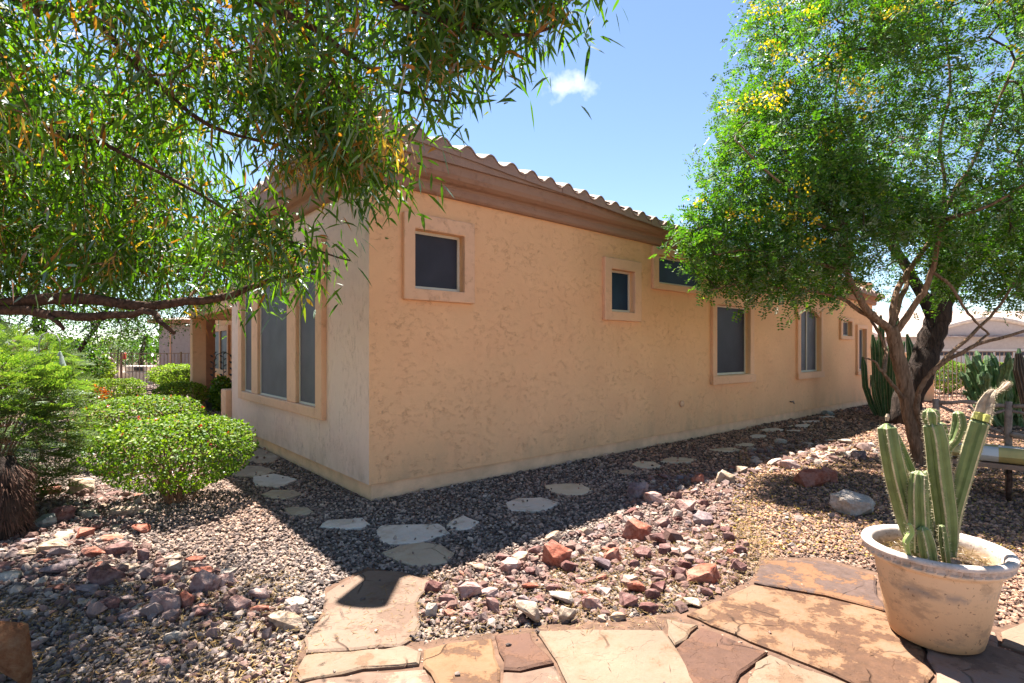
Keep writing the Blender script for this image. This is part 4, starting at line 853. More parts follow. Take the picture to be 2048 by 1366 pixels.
# ---- mesquite behind
def bg_tree(name, base, trunk, r0, ells_, leafm, barkm, label, leaf=(.04, .07), wl=(.02, .035), per=30, tr=.004, dens=1., group=None, sp_=.2):
    o = empty(name, base, label=label, cat='tree', group=group); mb = MB(); T = Tree(mb)
    for i, (pl, ra, rb) in enumerate(trunk): T.limb([Vector(p) for p in pl], ra, rb, 10, .02)
    C = np.concatenate([in_ell(int(k * dens), c, r, .3) for c, r, k in ells_]); C = C[np.array([mnoise.noise(Vector(c) * .9) > -.3 for c in C])]
    C = C[~in_house(C[:, 0], C[:, 1], .5) | (C[:, 2] > 4.6)] 
    T.twigs(C, tr, .05, .08); B = np.array(base); local(mb, base); mb.build('trunk', barkm, o, smooth=True)
    V, Tt = T.twig_mesh(3); link('twigs', tri_mesh('twigs', V - B, Tt, M['twig_dark']), o, kind='stuff')
    P = np.repeat(C, per, 0) + rng.normal(size=(len(C) * per, 3)) * sp_; k = len(P)
    V, Tt = small_leaves(P, rand_dirs(k), rng.uniform(*leaf, k), rng.uniform(*wl, k)); link('crown', tri_mesh('crown', V - B, Tt, leafm), o, kind='stuff'); return o
MQ = leaf_mat('mesquite_leaf', [(0, (.02, .06, .02)), (1, (.06, .12, .04))], .35)
b0 = at(1806, 848, 10.8); b0 = (b0.x, b0.y, 0)
bg_tree('mesquite_tree', b0, [([(b0[0], b0[1], -.1), at(1812, 815, 10.8), at(1828, 770, 10.8), at(1850, 715, 10.8), at(1868, 660, 10.8), at(1880, 610, 10.8), at(1888, 560, 10.8), at(1880, 480, 10.8)], .28, .19),
    ([at(1884, 590, 10.8), at(1950, 520, 11), at(2020, 450, 11.3)], .16, .08), ([at(1870, 640, 10.8), at(1830, 560, 11), at(1780, 480, 11.3), at(1760, 400, 11.5)], .14, .06)],
    .3, [((9.3, 11.6, 5.2), (3.2, 2.2, 2.4), 420), ((7.6, 10.6, 4.6), (1.6, 1.2, 1.2), 90)], MQ, M['bark_dark'], 'thick dark furrowed mesquite trunk leaning behind the flowering tree', per=45)
BGL = leaf_mat('background_leaf', [(0, (.020, .061, .005)), (1, (.068, .129, .013))], .45); BGO = leaf_mat('olive_leaf', [(0, (.075, .095, .061)), (1, (.149, .176, .122))], .3); BGY = leaf_mat('yellow_green_leaf', [(0, (.108, .135, .020)), (1, (.216, .236, .048))], .5)
x0 = at(75, 700, 11.5).x
bg_tree('shade_tree', (x0, 11.5, 0), [([(x0, 11.5, -.1), (x0 - .05, 11.5, .8), (x0 + .1, 11.5, 1.8), (x0, 11.4, 2.8), (x0 + .3, 11.4, 4)], .17, .08), ([(x0 + .1, 11.5, .6), (x0 + .9, 11.5, 1.5), (x0 + 1.6, 11.4, 2.4)], .07, .03), ([(x0, 11.5, 1.2), (x0 - 1, 11.4, 2.4), (x0 - 2, 11.3, 3)], .07, .03)],
    .2, [((x0 + .4, 11.6, 3.1), (3.4, 1.6, 1.5), 520), ((x0 + 1.8, 11.3, 2.25), (1.6, 1.0, .6), 170), ((x0 - 2.2, 11.3, 2.4), (1.6, 1, 1.2), 160)], BGL, M['bark_dark'], 'broad shade tree with dark trunks behind the feathery plant', per=40)
x1 = at(282, 700, 27).x
bg_tree('olive_tree', (x1, 27, 0), [([(x1, 27, -.1), (x1, 27, 1.2), (x1 + .2, 27, 2.2)], .15, .08)], .2, [((x1, 27, 1.7), (1.5, 1.3, 1.25), 170)], BGO, M['bark_dark'], 'grey-green olive tree beyond the iron fence beside the neighbouring wall', per=40)
x2 = at(225, 700, 33).x
bg_tree('young_tree', (x2, 33, 0), [([(x2, 33, -.1), (x2, 33, 1.0), (x2 - .3, 33, 2)], .12, .06)], .2, [((x2, 33, 1.7), (2.4, 1.3, .95), 150)], BGY, M['bark_dark'], 'yellow-green young tree beyond the iron fence', per=36)

# ============================================================ SHRUBS
SH = leaf_mat('clipped_leaf', [(0, (.038, .086, .005)), (.5, (.103, .173, .009)), (1, (.243, .294, .022))], .35, .5, .3)
SHY = leaf_mat('clipped_leaf_yellow', [(0, (.09, .14, .015)), (.6, (.20, .28, .03)), (1, (.34, .4, .07))], .4)
RED = leaf_mat('red_flower', [(0, (.5, .02, .03)), (1, (.65, .05, .04))], .3); ORF = leaf_mat('orange_flower', [(0, (.75, .15, .03)), (1, (.85, .25, .08))], .3)
def shrub(x, y, rx, ry, z0, z1, k, leaf, lm, label, name='clipped_shrub', group=None, flowers=None, stems=14, flat=2.6, taper=.35, fl_px=None):
    o = empty(name, (x, y, 0), label=label, cat='shrub', group=group); mb = MB(); T = Tree(mb)
    for i in range(stems):
        th = rng.uniform(0, 6.283); r = rng.uniform(.2, .75)
        e = Vector((rx * r * math.cos(th), ry * r * math.sin(th), z0 + (z1 - z0) * rng.uniform(.35, .8))); s0 = Vector((rng.normal() * .04, rng.normal() * .04, -.02))
        T.limb([s0, s0.lerp(e, .4) + Vector((rng.normal() * .05, rng.normal() * .05, .02)), e], .014, .005, 5, .01)
    d = rand_dirs(k, .25); e = 1 / flat
    sup = (np.abs(d[:, 0]) ** flat + np.abs(d[:, 1]) ** flat + np.abs(d[:, 2]) ** flat) ** (-e); rad = 1 - np.abs(rng.normal(0, .11, k)); lump = np.array([1 + .10 * mnoise.noise(Vector(q) * 3.1 + Vector((x, y, 0))) for q in d[:]])
    Q = d * (sup * rad * lump)[:, None]; zc = (z0 + z1) / 2; hz = (z1 - z0) / 2
    tp = 1 - taper * np.clip(-Q[:, 2], 0, 1) ** 1.2; P = np.stack([Q[:, 0] * rx * tp, Q[:, 1] * ry * tp, zc + Q[:, 2] * hz], 1)
    hole = np.array([mnoise.noise(Vector(q) * 5.5 + Vector((x * 3, y, 7))) for q in Q]); kp = (rng.uniform(size=k) < np.clip(1.25 + Q[:, 2] * .9, .25, 1)) & ((hole > -.18) | (Q[:, 2] > .55)); P = P[kp]; dd = d[kp]; n_ = len(P)
    D = norm(dd * .5 + rand_dirs(n_) * .9); Nn = norm(dd + rand_dirs(n_) * .7 + np.array([0, 0, .5])); V, Tt = round_leaves(P, D, rng.uniform(leaf * .7, leaf * 1.3, n_), rng.uniform(leaf * .5, leaf * .85, n_), Nn)
    link('foliage', tri_mesh('foliage', V, Tt, lm), o, kind='stuff')
    T.twigs(P[rng.permutation(n_)[:min(420, n_ // 12)]], .0022, .007, .1); V, Tt = T.twig_mesh(3); mb.build('stems', M['twig'], o, kind='stuff'); link('twigs', tri_mesh('twigs', V, Tt, M['twig']), o, kind='stuff')
    if flowers:
        nf, fm = flowers; top_ = P[(P[:, 2] > zc + hz * .35) & (P[:, 1] < ry * .6)]; FCs = top_[rng.permutation(len(top_))[:nf]] + np.array([0, 0, .02])
        q = np.repeat(FCs, 9, 0) + rng.normal(size=(nf * 9, 3)) * .008; V, Tt = small_leaves(q, rand_dirs(len(q), .6), np.full(len(q), .022), np.full(len(q), .018)); link('flowers', tri_mesh('flowers', V, Tt, fm), o, kind='stuff')
    return o
c = gnd(360, 1000); shrub(at(352, 0, 5.25).x, 5.25, .68, .64, .13, .84, 12500, .032, SH, 'large clipped shrub with red flowers and bare lower stems, nearest the house corner', flowers=(18, RED), stems=26)
shrub(at(284, 0, 7.3).x, 7.3, .75, .7, .12, .86, 9000, .036, SH, 'clipped shrub with red flowers, right behind the nearest one', flowers=(12, RED), stems=16)
shrub(at(222, 0, 12.3).x, 12.3, .60, .5, .12, .82, 5500, .045, SHY, 'box-clipped shrub before the iron fence with orange flowers at its side', stems=10, flat=5, taper=.15)
shrub(at(362, 0, 12.6).x, 12.6, .55, .5, .10, .74, 4500, .045, SHY, 'clipped shrub right beside the porch pillar', stems=10)
shrub(at(368, 0, 15.2).x, 15.2, .65, .5, .30, .92, 3500, .05, SHY, 'small round-topped shrub behind the one by the porch pillar', stems=8)
shrub(at(358, 0, 18.0).x, 18.0, .95, .6, .2, 1.0, 4000, .06, SHY, 'long low shrub against the neighbouring wall', stems=8)
shrub(at(183, 0, 22).x, 22, .75, .6, .1, .95, 3000, .06, BGO, 'brownish round shrub beyond the iron fence', stems=8)
for k, (px, Y, lab) in enumerate(((1893, 18.2, 'bright green cone-clipped shrub behind the bars nearest the dark mesquite trunk'), (1972, 18.6, 'bright green cone-clipped shrub behind the bars by the knobby cactus'))):
    shrub(at(px, 0, Y).x, Y, .68, .6, .02, 1.12, 6000, .055, SH, lab, stems=8, taper=.75, flat=2.4)
shrub(at(40, 0, 14).x, 14, 2.2, 1.0, .1, 1.9, 9000, .08, BGL, 'loose green bush under the shade tree at the far left', stems=10, name='loose_bush', flat=2)
shrub(at(150, 0, 16.5).x, 16.5, 1.1, .8, .1, 1.5, 5000, .08, BGY, 'yellow-green bush between shade tree and iron fence', stems=8, name='loose_bush', flat=2)
# orange flowering sprig before the boxed shrub
q = at(208, 782, 11.5); o = empty('orange_flower_plant', (q.x, q.y, 0), label='spindly plant with orange-red blooms before the boxed shrub', cat='plant')
b = MB(); FP = []
for i in range(8):
    e = Vector((rng.normal() * .22, rng.normal() * .1, rng.uniform(.5, .8))); b.tube([(0, 0, 0), e * .5 + Vector((0, 0, .08)), e], [.006, .005, .003], 5); FP.append(e)
b.build('stems', M['twig'], o, kind='stuff'); P = np.repeat(np.array(FP[:5]), 22, 0) + rng.normal(size=(110, 3)) * .035
link('flowers', tri_mesh('flowers', *small_leaves(P, rand_dirs(110), np.full(110, .06), np.full(110, .04)), ORF), o, kind='stuff')
P = np.repeat(np.array(FP), 40, 0) * rng.uniform(.2, .9, (320, 1)) + rng.normal(size=(320, 3)) * .05; link('foliage', tri_mesh('foliage', *small_leaves(P, rand_dirs(320), np.full(320, .05), np.full(320, .03)), SH), o, kind='stuff')

# feathery plant at the left
FE = leaf_mat('feathery_leaf', [(0, (.040, .081, .017)), (.6, (.089, .135, .030)), (1, (.195, .210, .068))], .5, .4, .4)
def feathery(x, y, r, h, nf, label, z0=.35, name='feathery_shrub', lean=0):
    o = empty(name, (x, y, 0), label=label, cat='shrub'); mb = MB(); T = Tree(mb)
    for i in range(13):
        th = rng.uniform(0, 6.283); e = Vector((r * .8 * math.cos(th) * rng.uniform(.4, 1) + lean, r * .6 * math.sin(th) * rng.uniform(.4, 1), h * rng.uniform(.55, .95)))
        T.limb([(rng.normal() * .03, rng.normal() * .03, -.02), e * .5 + Vector((0, 0, .12)), e], .014, .005, 5, .01)
    C = in_ell(nf, (lean * .6, 0, z0 + (h - z0) * .5), (r, r * .8, (h - z0) * .58), .3); T.twigs(C, .002, .008, .08); mb.build('stems', M['twig'], o, kind='stuff')
    V, Tt = T.twig_mesh(3); link('twigs', tri_mesh('twigs', V, Tt, M['twig']), o, kind='stuff')
    out = norm(C - np.array([0, 0, h * .3])) + rand_dirs(nf) * .5; out[:, 2] = np.abs(out[:, 2]) * .4; A = norm(out); S_ = norm(np.cross(A, np.tile([0, 0, 1.], (nf, 1)) + rng.normal(size=(nf, 3)) * .3)); U = np.cross(S_, A); L = rng.uniform(.18, .36, nf); Ps, Ds, Ns = [], [], []
    for j in range(6):
        f = (j + .6) / 6
        for sg in (-1, 1):
            b0 = C + A * (L * f)[:, None] - U * 0 + np.array([0, 0, -1]) * (L * f * f * .3)[:, None]; pd = norm(S_ * sg + A * .5); pl = .105 * (1 - abs(f - .45))
            for q in range(5):
                g = (q + .7) / 5
                for s2 in (-1, 1):
                    Ps.append(b0 + pd * pl * g); Ds.append(norm(A * s2 + pd * .4)); Ns.append(U)
    P = np.stack(Ps, 1).reshape(-1, 3); D = np.stack(Ds, 1).reshape(-1, 3); Nn = np.stack(Ns, 1).reshape(-1, 3) + rng.normal(size=(len(P), 3)) * .15; k = len(P)
    V, Tt = small_leaves(P, D, np.full(k, .028), np.full(k, .012), norm(Nn)); link('foliage', tri_mesh('foliage', V, Tt, FE), o, kind='stuff'); return o
feathery(at(-30, 0, 4.9).x, 4.9, .72, 1.38, 700, 'feathery green shrub with fine fern-like leaves over the bleached rocks', z0=.12)
feathery(at(10, 0, 8.5).x, 8.5, 1.0, 1.7, 420, 'taller feathery shrub behind the fern-leaved one', z0=.5, name='feathery_shrub')
# shaggy trunk at the very left edge
b = MB(); g = gnd(-12, 1085); b.tube([(0, 0, -.05), (.02, 0, .25), (0, 0, .5), (-.05, 0, .62)], [.16, .17, .15, .10], 14)
o = empty('shaggy_stump', (g.x - .04, g.y + .1, 0), label='shaggy dark brown stump under the fern-leaved shrub', cat='stump'); b.build('trunk', M['bark_dark'], o, smooth=True)
P = np.stack([rng.normal(0, .13, 1500), rng.normal(0, .13, 1500), rng.uniform(0, .6, 1500)], 1); rr = np.hypot(P[:, 0], P[:, 1]); P[:, 0] *= .16 / rr; P[:, 1] *= .16 / rr
link('fibres', tri_mesh('fibres', *long_leaves(P, norm(np.stack([P[:, 0], P[:, 1], rng.normal(-.1, .1, 1500)], 1)), np.full(1500, .07), np.full(1500, .006), .6), simple('brown_fibre', (.12, .06, .04), .9)), o, kind='stuff')
# barrel cactus
def ribbed(mb, pts, rad, ribs, depth=.25, tipm=1, w=.10):
    """ribbed column: flats get material 0, a narrow strip on each crest gets tipm"""
    prof = []; n_ = ribs * 6
    for j in range(ribs):
        prof += [1, 1, 1 - depth * .45, 1 - depth, 1 - depth * .98, 1 - depth * .45]
    phs = []
    pts = [Vector(p) for p in pts]; m = len(pts); t0 = (pts[1] - pts[0]).normalized(); up = Vector((0, 0, 1)) if abs(t0.z) < .9 else Vector((1, 0, 0)); a = t0.cross(up).normalized(); vs = []; step = 2 * math.pi / ribs
    offs = [-w * .5, w * .5, step * .28, step * .5 - .05, step * .5 + .05, step * .72]
    for i, p in enumerate(pts):
        t = (pts[min(i + 1, m - 1)] - pts[max(i - 1, 0)]).normalized(); a = (a - t * a.dot(t)).normalized(); c = t.cross(a)
        for j in range(ribs):
            for q in range(6):
                th = j * step + offs[q]; k = rad[i] * prof[q]; vs.append(p + a * (math.cos(th) * k) + c * (math.sin(th) * k))
    for i in range(m - 1):
        for j in range(n_):
            f = (i * n_ + j, i * n_ + (j + 1) % n_, (i + 1) * n_ + (j + 1) % n_, (i + 1) * n_ + j)
            mb.add([], [], 0); mb.f.append(tuple(x + len(mb.v) for x in f)); mb.m.append(tipm if j % 6 == 0 else 0)
    mb.f.append(tuple((m - 1) * n_ + j + len(mb.v) for j in range(n_))); mb.m.append(0); mb.v += [tuple(v) for v in vs]
    crest = [[vs[i * n_ + j * 6].lerp(vs[i * n_ + j * 6 + 1], .5) for i in range(m)] for j in range(ribs)]; return crest, pts
CG = simple('cactus_green', (.135, .175, .055), .55, .25, 14, .002, 60, spec=.4); CGY = simple('cactus_yellowing', (.34, .32, .07), .6, .3, 14); CT = simple('cactus_corky_crest', (.42, .36, .22), .9, .35, 40); CD = simple('cactus_dead_skin', (.34, .26, .18), .9, .4, 18, .01, 30)
CB_ = simple('cactus_dark_green', (.06, .13, .05), .6, .35, 10); SPN = simple('cactus_spine', (.5, .42, .28), .7, .2)
g = gnd(150, 908); o = empty('barrel_cactus', (g.x, g.y + .25, 0), label='round yellow-spined barrel cactus with rusty base beyond the bleached rocks', cat='cactus')
b = MB(); zs = [0, .08, .2, .32, .42, .5, .54]; cr, _ = ribbed(b, [(0, 0, z) for z in zs], [.20, .25, .27, .26, .21, .12, .03], 18, .18); b.build('body', [simple('barrel_green', (.18, .22, .06), .7), simple('barrel_crest', (.36, .3, .1), .8)], o, smooth=True)
P = np.array([p.lerp(q, f) for c_ in cr for p, q in zip(c_, c_[1:]) for f in (0, .25, .5, .75)]); P = np.repeat(P, 5, 0); D = norm(P - np.array([0, 0, .25]) + rand_dirs(len(P)) * .18)
link('spines', tri_mesh('spines', *small_leaves(P, D, np.full(len(P), .06), np.full(len(P), .004)), simple('barrel_spine', (.45, .30, .10), .7)), o, kind='stuff')

# ============================================================ POTTED CACTUS
PC = Vector((2.17, 2.76, .034)); pot = empty('plant_pot', PC, R(12), label='large cream plastic pot with a notched rim standing on the patio', cat='pot')
m, t, o_ = mat('weathered_cream_pot'); n = N(t); p = n.obj(); sx = n.n('ShaderNodeSeparateXYZ'); t.links.new(p, sx.inputs[0])
c = n.ramp(sx.outputs[2], [(0, (.52, .29, .14)), (.25, (.62, .40, .23)), (.41, (.66, .47, .31)), (.43, (.54, .44, .38)), (.52, (.57, .47, .41))])
c = n.mix(n.ramp(n.noise(7, 6, .7, n.mapv(p, (1, 1, 1.8))), [(.50, 0), (.62, .5)]), c, (.22, .15, .10))
band = n.math('SUBTRACT', 1, n.math('MULTIPLY', n.math('ABSOLUTE', n.math('SUBTRACT', sx.outputs[2], n.math('ADD', .27, n.math('MULTIPLY', n.noise(3, 2, .5, p), .06)))), 28), clamp=True)
c = n.mix(n.math('MULTIPLY', band, n.ramp(n.noise(9, 5, .7, p), [(.44, 0), (.6, .7)])), c, (.20, .18, .17))
c = n.mix(n.ramp(n.noise(55, 2, .5, p), [(.66, 0), (.72, .7)]), c, (.13, .07, .04))
n.bsdf(o_, c, .6, n.bump(n.noise(25, 5, .6, p), .003), spec=.35); M['pot'] = m
seg = 168; H = .455
prof_o = [(.175, 0), (.195, .012), (.205, .05), (.225, .15), (.245, .27), (.262, .375), (.268, .392), (.286, .396), (.300, .404), (.308, .418), (.312, .426), (.314, .444), (.318, .449), (.320, .458), (.314, .470), (.300, .474), (.278, .470), (.266, .455), (.262, .425), (.258, .37), (.25, .30)]
b = MB(); b.lathe(prof_o, seg, cap=False); b.f.append(tuple(range(seg - 1, -1, -1))); b.m.append(0)
for ri in (10, 11):
    for j in range(seg):
        if j % 4 in (0, 1, 2):
            x, y, z = b.v[ri * seg + j]; rr = .298 / math.hypot(x, y); b.v[ri * seg + j] = (x * rr, y * rr, z)
me_o = b.build('pot_body', M['pot'], pot, smooth=False)
for pl in me_o.data.polygons: pl.use_smooth = not (9 <= pl.index // seg <= 12)
b = MB(); kk = 40; vs = [(0, 0, .405)] + [(.252 * math.cos(2 * math.pi * j / kk) * f, .252 * math.sin(2 * math.pi * j / kk) * f, .375 + .02 * (1 - f) + .006 * mnoise.noise(Vector((j, f * 5, 0)))) for f in (.4, .75, 1) for j in range(kk)]
b.add(vs, [(0, 1 + j, 1 + (j + 1) % kk) for j in range(kk)] + [(1 + r * kk + j, 1 + (r + 1) * kk + j, 1 + (r + 1) * kk + (j + 1) % kk, 1 + r * kk + (j + 1) % kk) for r in (0, 1) for j in range(kk)])
b.build('soil', simple('potting_soil', (.10, .06, .04), .95, .4, 30, .01, 60), pot)
k = 1500; th = rng.uniform(0, 6.283, k); r_ = .25 * np.sqrt(rng.uniform(0, 1, k)); P = np.stack([r_ * np.cos(th), r_ * np.sin(th), .395 + rng.uniform(-.01, .02, k)], 1); D = rand_dirs(k); D[:, 2] *= .35
link('straw_mulch', tri_mesh('straw_mulch', *small_leaves(P, norm(D), rng.uniform(.03, .07, k), rng.uniform(.0015, .003, k)), M['grass_dry']), pot, kind='stuff')
ro = link('rock', rock_mesh(77, PAL['tan'], .5)); ro.location = PC + Vector((.0, -.10, .405)); ro.scale = (.17, .12, .10); tag(ro, 'flat rusty stone lying on the soil in the pot', 'rock')
cac = empty('columnar_cactus', (PC.x, PC.y, PC.z + .38), label='clump of ribbed columnar cactus with a withered tip growing in the pot', cat='cactus')
CO = Vector(cac.location); sv = []
def at_c(px, py, Y): return at(px, py, Y) - CO
def stalk(pts, rad, ribs=5, mats=(CG, CT), name='stem', depth=.34, w=.16, sub=4, spines=True, **k):
    P = [Vector(p) for p in pts]; out = []; rr = []
    for i in range(len(P) - 1):
        p0 = P[max(i - 1, 0)]; p1 = P[i]; p2 = P[i + 1]; p3 = P[min(i + 2, len(P) - 1)]
        for q in range(sub):
            t_ = q / sub; out.append(.5 * ((2 * p1) + (p2 - p0) * t_ + (2 * p0 - 5 * p1 + 4 * p2 - p3) * t_ * t_ + (3 * p1 - p0 - 3 * p2 + p3) * t_ ** 3)); rr.append(rad[i] + (rad[i + 1] - rad[i]) * t_)
    rr = [x * 1.14 for x in rr]; out.append(P[-1]); rr.append(rad[-1] * 1.14); out.append(P[-1] + (P[-1] - P[-2]).normalized() * rad[-1] * .5); rr.append(rad[-1] * .35)
    b = MB(); cr, _ = ribbed(b, out, rr, ribs, depth, w=w); o = b.build(name, list(mats), cac, smooth=False, **k)
    for c_ in cr:
        for i in range(len(c_) - 1):
            L = (c_[i + 1] - c_[i]).length; q = max(1, int(L / .012))
            for j in range(q): sv.append((c_[i].lerp(c_[i + 1], j / q), (c_[i] - out[i]).normalized()))
    return o
stalk([at_c(1846, 1115, 2.72), at_c(1822, 1050, 2.70), at_c(1795, 960, 2.68), at_c(1783, 900, 2.66), at_c(1776, 850, 2.66)], [.036, .044, .042, .040, .038], 5, ph := (CG, CT)) if False else None
stalk([at_c(1842, 1110, 2.74), at_c(1818, 1045, 2.72), at_c(1795, 965, 2.70), at_c(1782, 905, 2.68), at_c(1774, 855, 2.68)], [.034, .044, .043, .040, .037], 5)
b = MB(); q = at_c(1774, 842, 2.68); b.tube([q, q + Vector((.002, 0, .02)), q + Vector((.004, 0, .035))], [.007, .010, .006], 8); b.build('dried_bud', CD, cac)
stalk([at_c(1872, 1090, 2.80), at_c(1850, 1030, 2.84), at_c(1822, 960, 2.88), at_c(1800, 900, 2.90), at_c(1792, 868, 2.90)], [.030, .038, .036, .026, .012], 5)
stalk([at_c(1838, 1100, 2.66), at_c(1838, 1040, 2.64), at_c(1836, 985, 2.63), at_c(1838, 948, 2.63)], [.036, .038, .036, .030], 6)
stalk([at_c(1862, 1100, 2.75), at_c(1860, 1040, 2.80), at_c(1858, 990, 2.80), at_c(1856, 945, 2.80)], [.026, .032, .030, .022], 5)
stalk([at_c(1895, 1110, 2.72), at_c(1892, 1040, 2.70), at_c(1880, 950, 2.69), at_c(1872, 880, 2.68), at_c(1865, 850, 2.68)], [.032, .042, .044, .042, .036], 5)
stalk([at_c(1864, 848, 2.68), at_c(1862, 832, 2.68), at_c(1860, 822, 2.68)], [.026, .033, .026], 6)
stalk([at_c(1886, 900, 2.74), at_c(1885, 870, 2.74), at_c(1882, 848, 2.74)], [.022, .022, .018], 5)
stalk([at_c(1896, 1110, 2.78), at_c(1898, 1040, 2.80), at_c(1896, 980, 2.82), at_c(1893, 905, 2.82), at_c(1908, 880, 2.82), at_c(1918, 850, 2.82), at_c(1916, 826, 2.82)], [.02, .022, .020, .018, .024, .030, .022], 5)
stalk([at_c(1900, 1105, 2.72), at_c(1908, 1030, 2.70), at_c(1926, 960, 2.68), at_c(1944, 895, 2.66), at_c(1960, 845, 2.64)], [.030, .036, .040, .043, .043], 4)
stalk([at_c(1961, 843, 2.64), at_c(1966, 830, 2.64)], [.043, .041], 4, (CGY, CT), label='yellowing band of the tallest stem')
stalk([at_c(1967, 828, 2.64), at_c(1972, 808, 2.64), at_c(1980, 790, 2.63), at_c(1988, 782, 2.63)], [.040, .036, .024, .012], 4, (CD, CD), depth=.5, label='withered grey tip of the tallest stem')
stalk([at_c(1986, 786, 2.63), at_c(2000, 780, 2.62), at_c(2012, 770, 2.62), at_c(2018, 764, 2.62)], [.010, .009, .014, .007], 4, (CD, CD), name='dried_bud')
stalk([at_c(1818, 1112, 2.62), at_c(1812, 1085, 2.60), at_c(1822, 1065, 2.60), at_c(1818, 1048, 2.60)], [.010, .013, .014, .010], 4, (simple('young_cactus', (.25, .33, .1), .6), CT))
stalk([at_c(1860, 1125, 2.62), at_c(1853, 1085, 2.60), at_c(1846, 1058, 2.60)], [.030, .032, .024], 5)
stalk([at_c(1893, 1125, 2.66), at_c(1887, 1080, 2.66), at_c(1884, 1052, 2.66)], [.016, .018, .012], 5)
P = np.array([s[0] for s in sv]); D = np.array([s[1] for s in sv]); P = np.repeat(P, 3, 0); D = norm(np.repeat(D, 3, 0) + rand_dirs(len(P)) * .8)
link('spines', tri_mesh('spines', *small_leaves(P, D, rng.uniform(.008, .018, len(P)), np.full(len(P), .0016)), SPN), cac, kind='stuff')

# ============================================================ CACTI beyond
def cactus_clump(name, x, y, label, specs, mats=(CB_, CT), ribs=7):
    o = empty(name, (x, y, 0), label=label, cat='cactus')
    for pts, ra in specs:
        b = MB(); ribbed(b, pts, ra, ribs, .28, w=.10); b.build('stem', list(mats), o)
    return o
g = gnd(1772, 836); sp_l = []
for k in range(15):
    a = rng.uniform(-.35, .45); y_ = rng.uniform(-.35, .35); h = rng.uniform(1.2, 2.35); le = rng.normal(0, .12) + a * .25; r = rng.uniform(.05, .075)
    sp_l.append(([(a * .5, y_ * .5, 0), (a * .7, y_ * .8, .25), (a, y_, h * .5), (a + le * .5, y_, h * .85), (a + le, y_, h)], [r * .8, r, r, r, r * .3]))
sp_l.append(([(-.2, 0, 0), (-.42, -.1, .5), (-.5, -.1, .95)], [.04, .045, .02])); sp_l.append(([(.3, 0, 0), (.5, -.1, .3), (.7, -.1, .75)], [.05, .05, .03]))
cactus_clump('columnar_cactus', g.x + .1, g.y, 'tall dense clump of dark columnar cactus at the far house corner', sp_l)
g = gnd(2110, 872); sp_l = []
for k in range(76):
    a = rng.uniform(-1.0, 1.0); y_ = rng.uniform(-.6, .6); h = rng.uniform(.7, 1.55) - abs(a) * .15; r = rng.uniform(.045, .065); ptsx = []; rad = []; ph_ = rng.uniform(0, 6.28)
    for q in range(15):
        f = q / 14; ptsx.append((a * (.45 + .55 * f ** .6) + .035 * math.sin(ph_ + f * 7), y_ * f + .03 * math.cos(ph_ + f * 6), h * f)); rad.append(r * (1 + .28 * math.sin(q * 2.4 + ph_)) * (1 if q < 14 else .3))
    sp_l.append((ptsx, rad))
cactus_clump('knobby_cactus', g.x + .35, g.y + 1.0, 'sprawling knobby cactus clump before the iron fence', sp_l, (simple('grey_green_cactus', (.10, .17, .07), .6, .35), simple('grey_crest', (.22, .25, .13), .8)), 5)
g = at(2050, 0, 8.2); b = MB(); o = empty('cactus_post', (g.x, g.y, 0), label='leaning dark furry cactus column at the knobby clump', cat='cactus')
ribbed(b, [(.12, 0, 0), (.10, 0, .4), (.02, 0, .8), (-.08, 0, 1.2), (-.10, 0, 1.45)], [.07, .085, .085, .08, .04], 12, .15); b.build('stem', [simple('dark_furry_cactus', (.07, .055, .045), .9, .3), simple('dark_crest', (.16, .13, .1), .9)], o)

# ============================================================ BENCH
BR = math.atan2(-.67, .74); BO = Vector((5.17, 5.60, 0))
bn = empty('rustic_bench', BO, BR, label='rustic branch-wood bench with crossed back at the edge of the picture', cat='bench')
def bt(pts, r, name, m=M['wood'], n_=8):
    b = MB(); P = [Vector(p) for p in pts]; Q = []
    for i in range(len(P) - 1):
        for q in range(3): Q.append(P[i].lerp(P[i + 1], q / 3) + Vector(rng.normal(size=3)) * .004)
    Q.append(P[-1]); b.tube(Q, [r * rng.uniform(.88, 1.12) for _ in Q], n_); return b.build(name, m, bn, smooth=True)
for x, zt in ((-.60, .95), (.0, .96), (.72, .95)): bt([(x, .03, 0), (x, .03, .45), (x, .05, zt)], .031, 'back_post')
for x0_, x1_ in ((-.57, -.03), (.03, .69)):
    bt([(x0_, .05, .91), ((x0_ + x1_) / 2, .05, .93), (x1_, .05, .915)], .021, 'back_rail'); bt([(x0_, .04, .60), (x1_, .04, .58)], .017, 'back_rail')
    xm = (x0_ + x1_) / 2; bt([(x0_, .05, .87), (xm - .05, .05, .78), (x1_, .05, .62)], .016, 'brace'); bt([(x1_, .05, .87), (xm + .03, .045, .75), (x0_, .05, .62)], .016, 'brace')
    bt([(xm - .02, .05, .90), (xm + .06, .05, .77), (xm - .01, .05, .61)], .013, 'brace')
bt([(.02, .03, .62), (.10, -.16, .63), (.20, -.40, .60)], .030, 'arm_branch', simple('pale_branch', (.34, .27, .22), .8, .3))
for x in (-.55, .0, .70): bt([(x, -.40, 0), (x, -.40, .34)], .021, 'leg', M['bark_left'])
for k in range(5):
    yy = -.42 + k * .09; MB().box(-.62, .76, yy, yy + .072, .345, .368).build('seat_slat', M['iron'], bn, bevel=.004)
MB().box(-.62, .76, -.45, -.424, .325, .372).build('seat_rail', M['iron'], bn, bevel=.004)
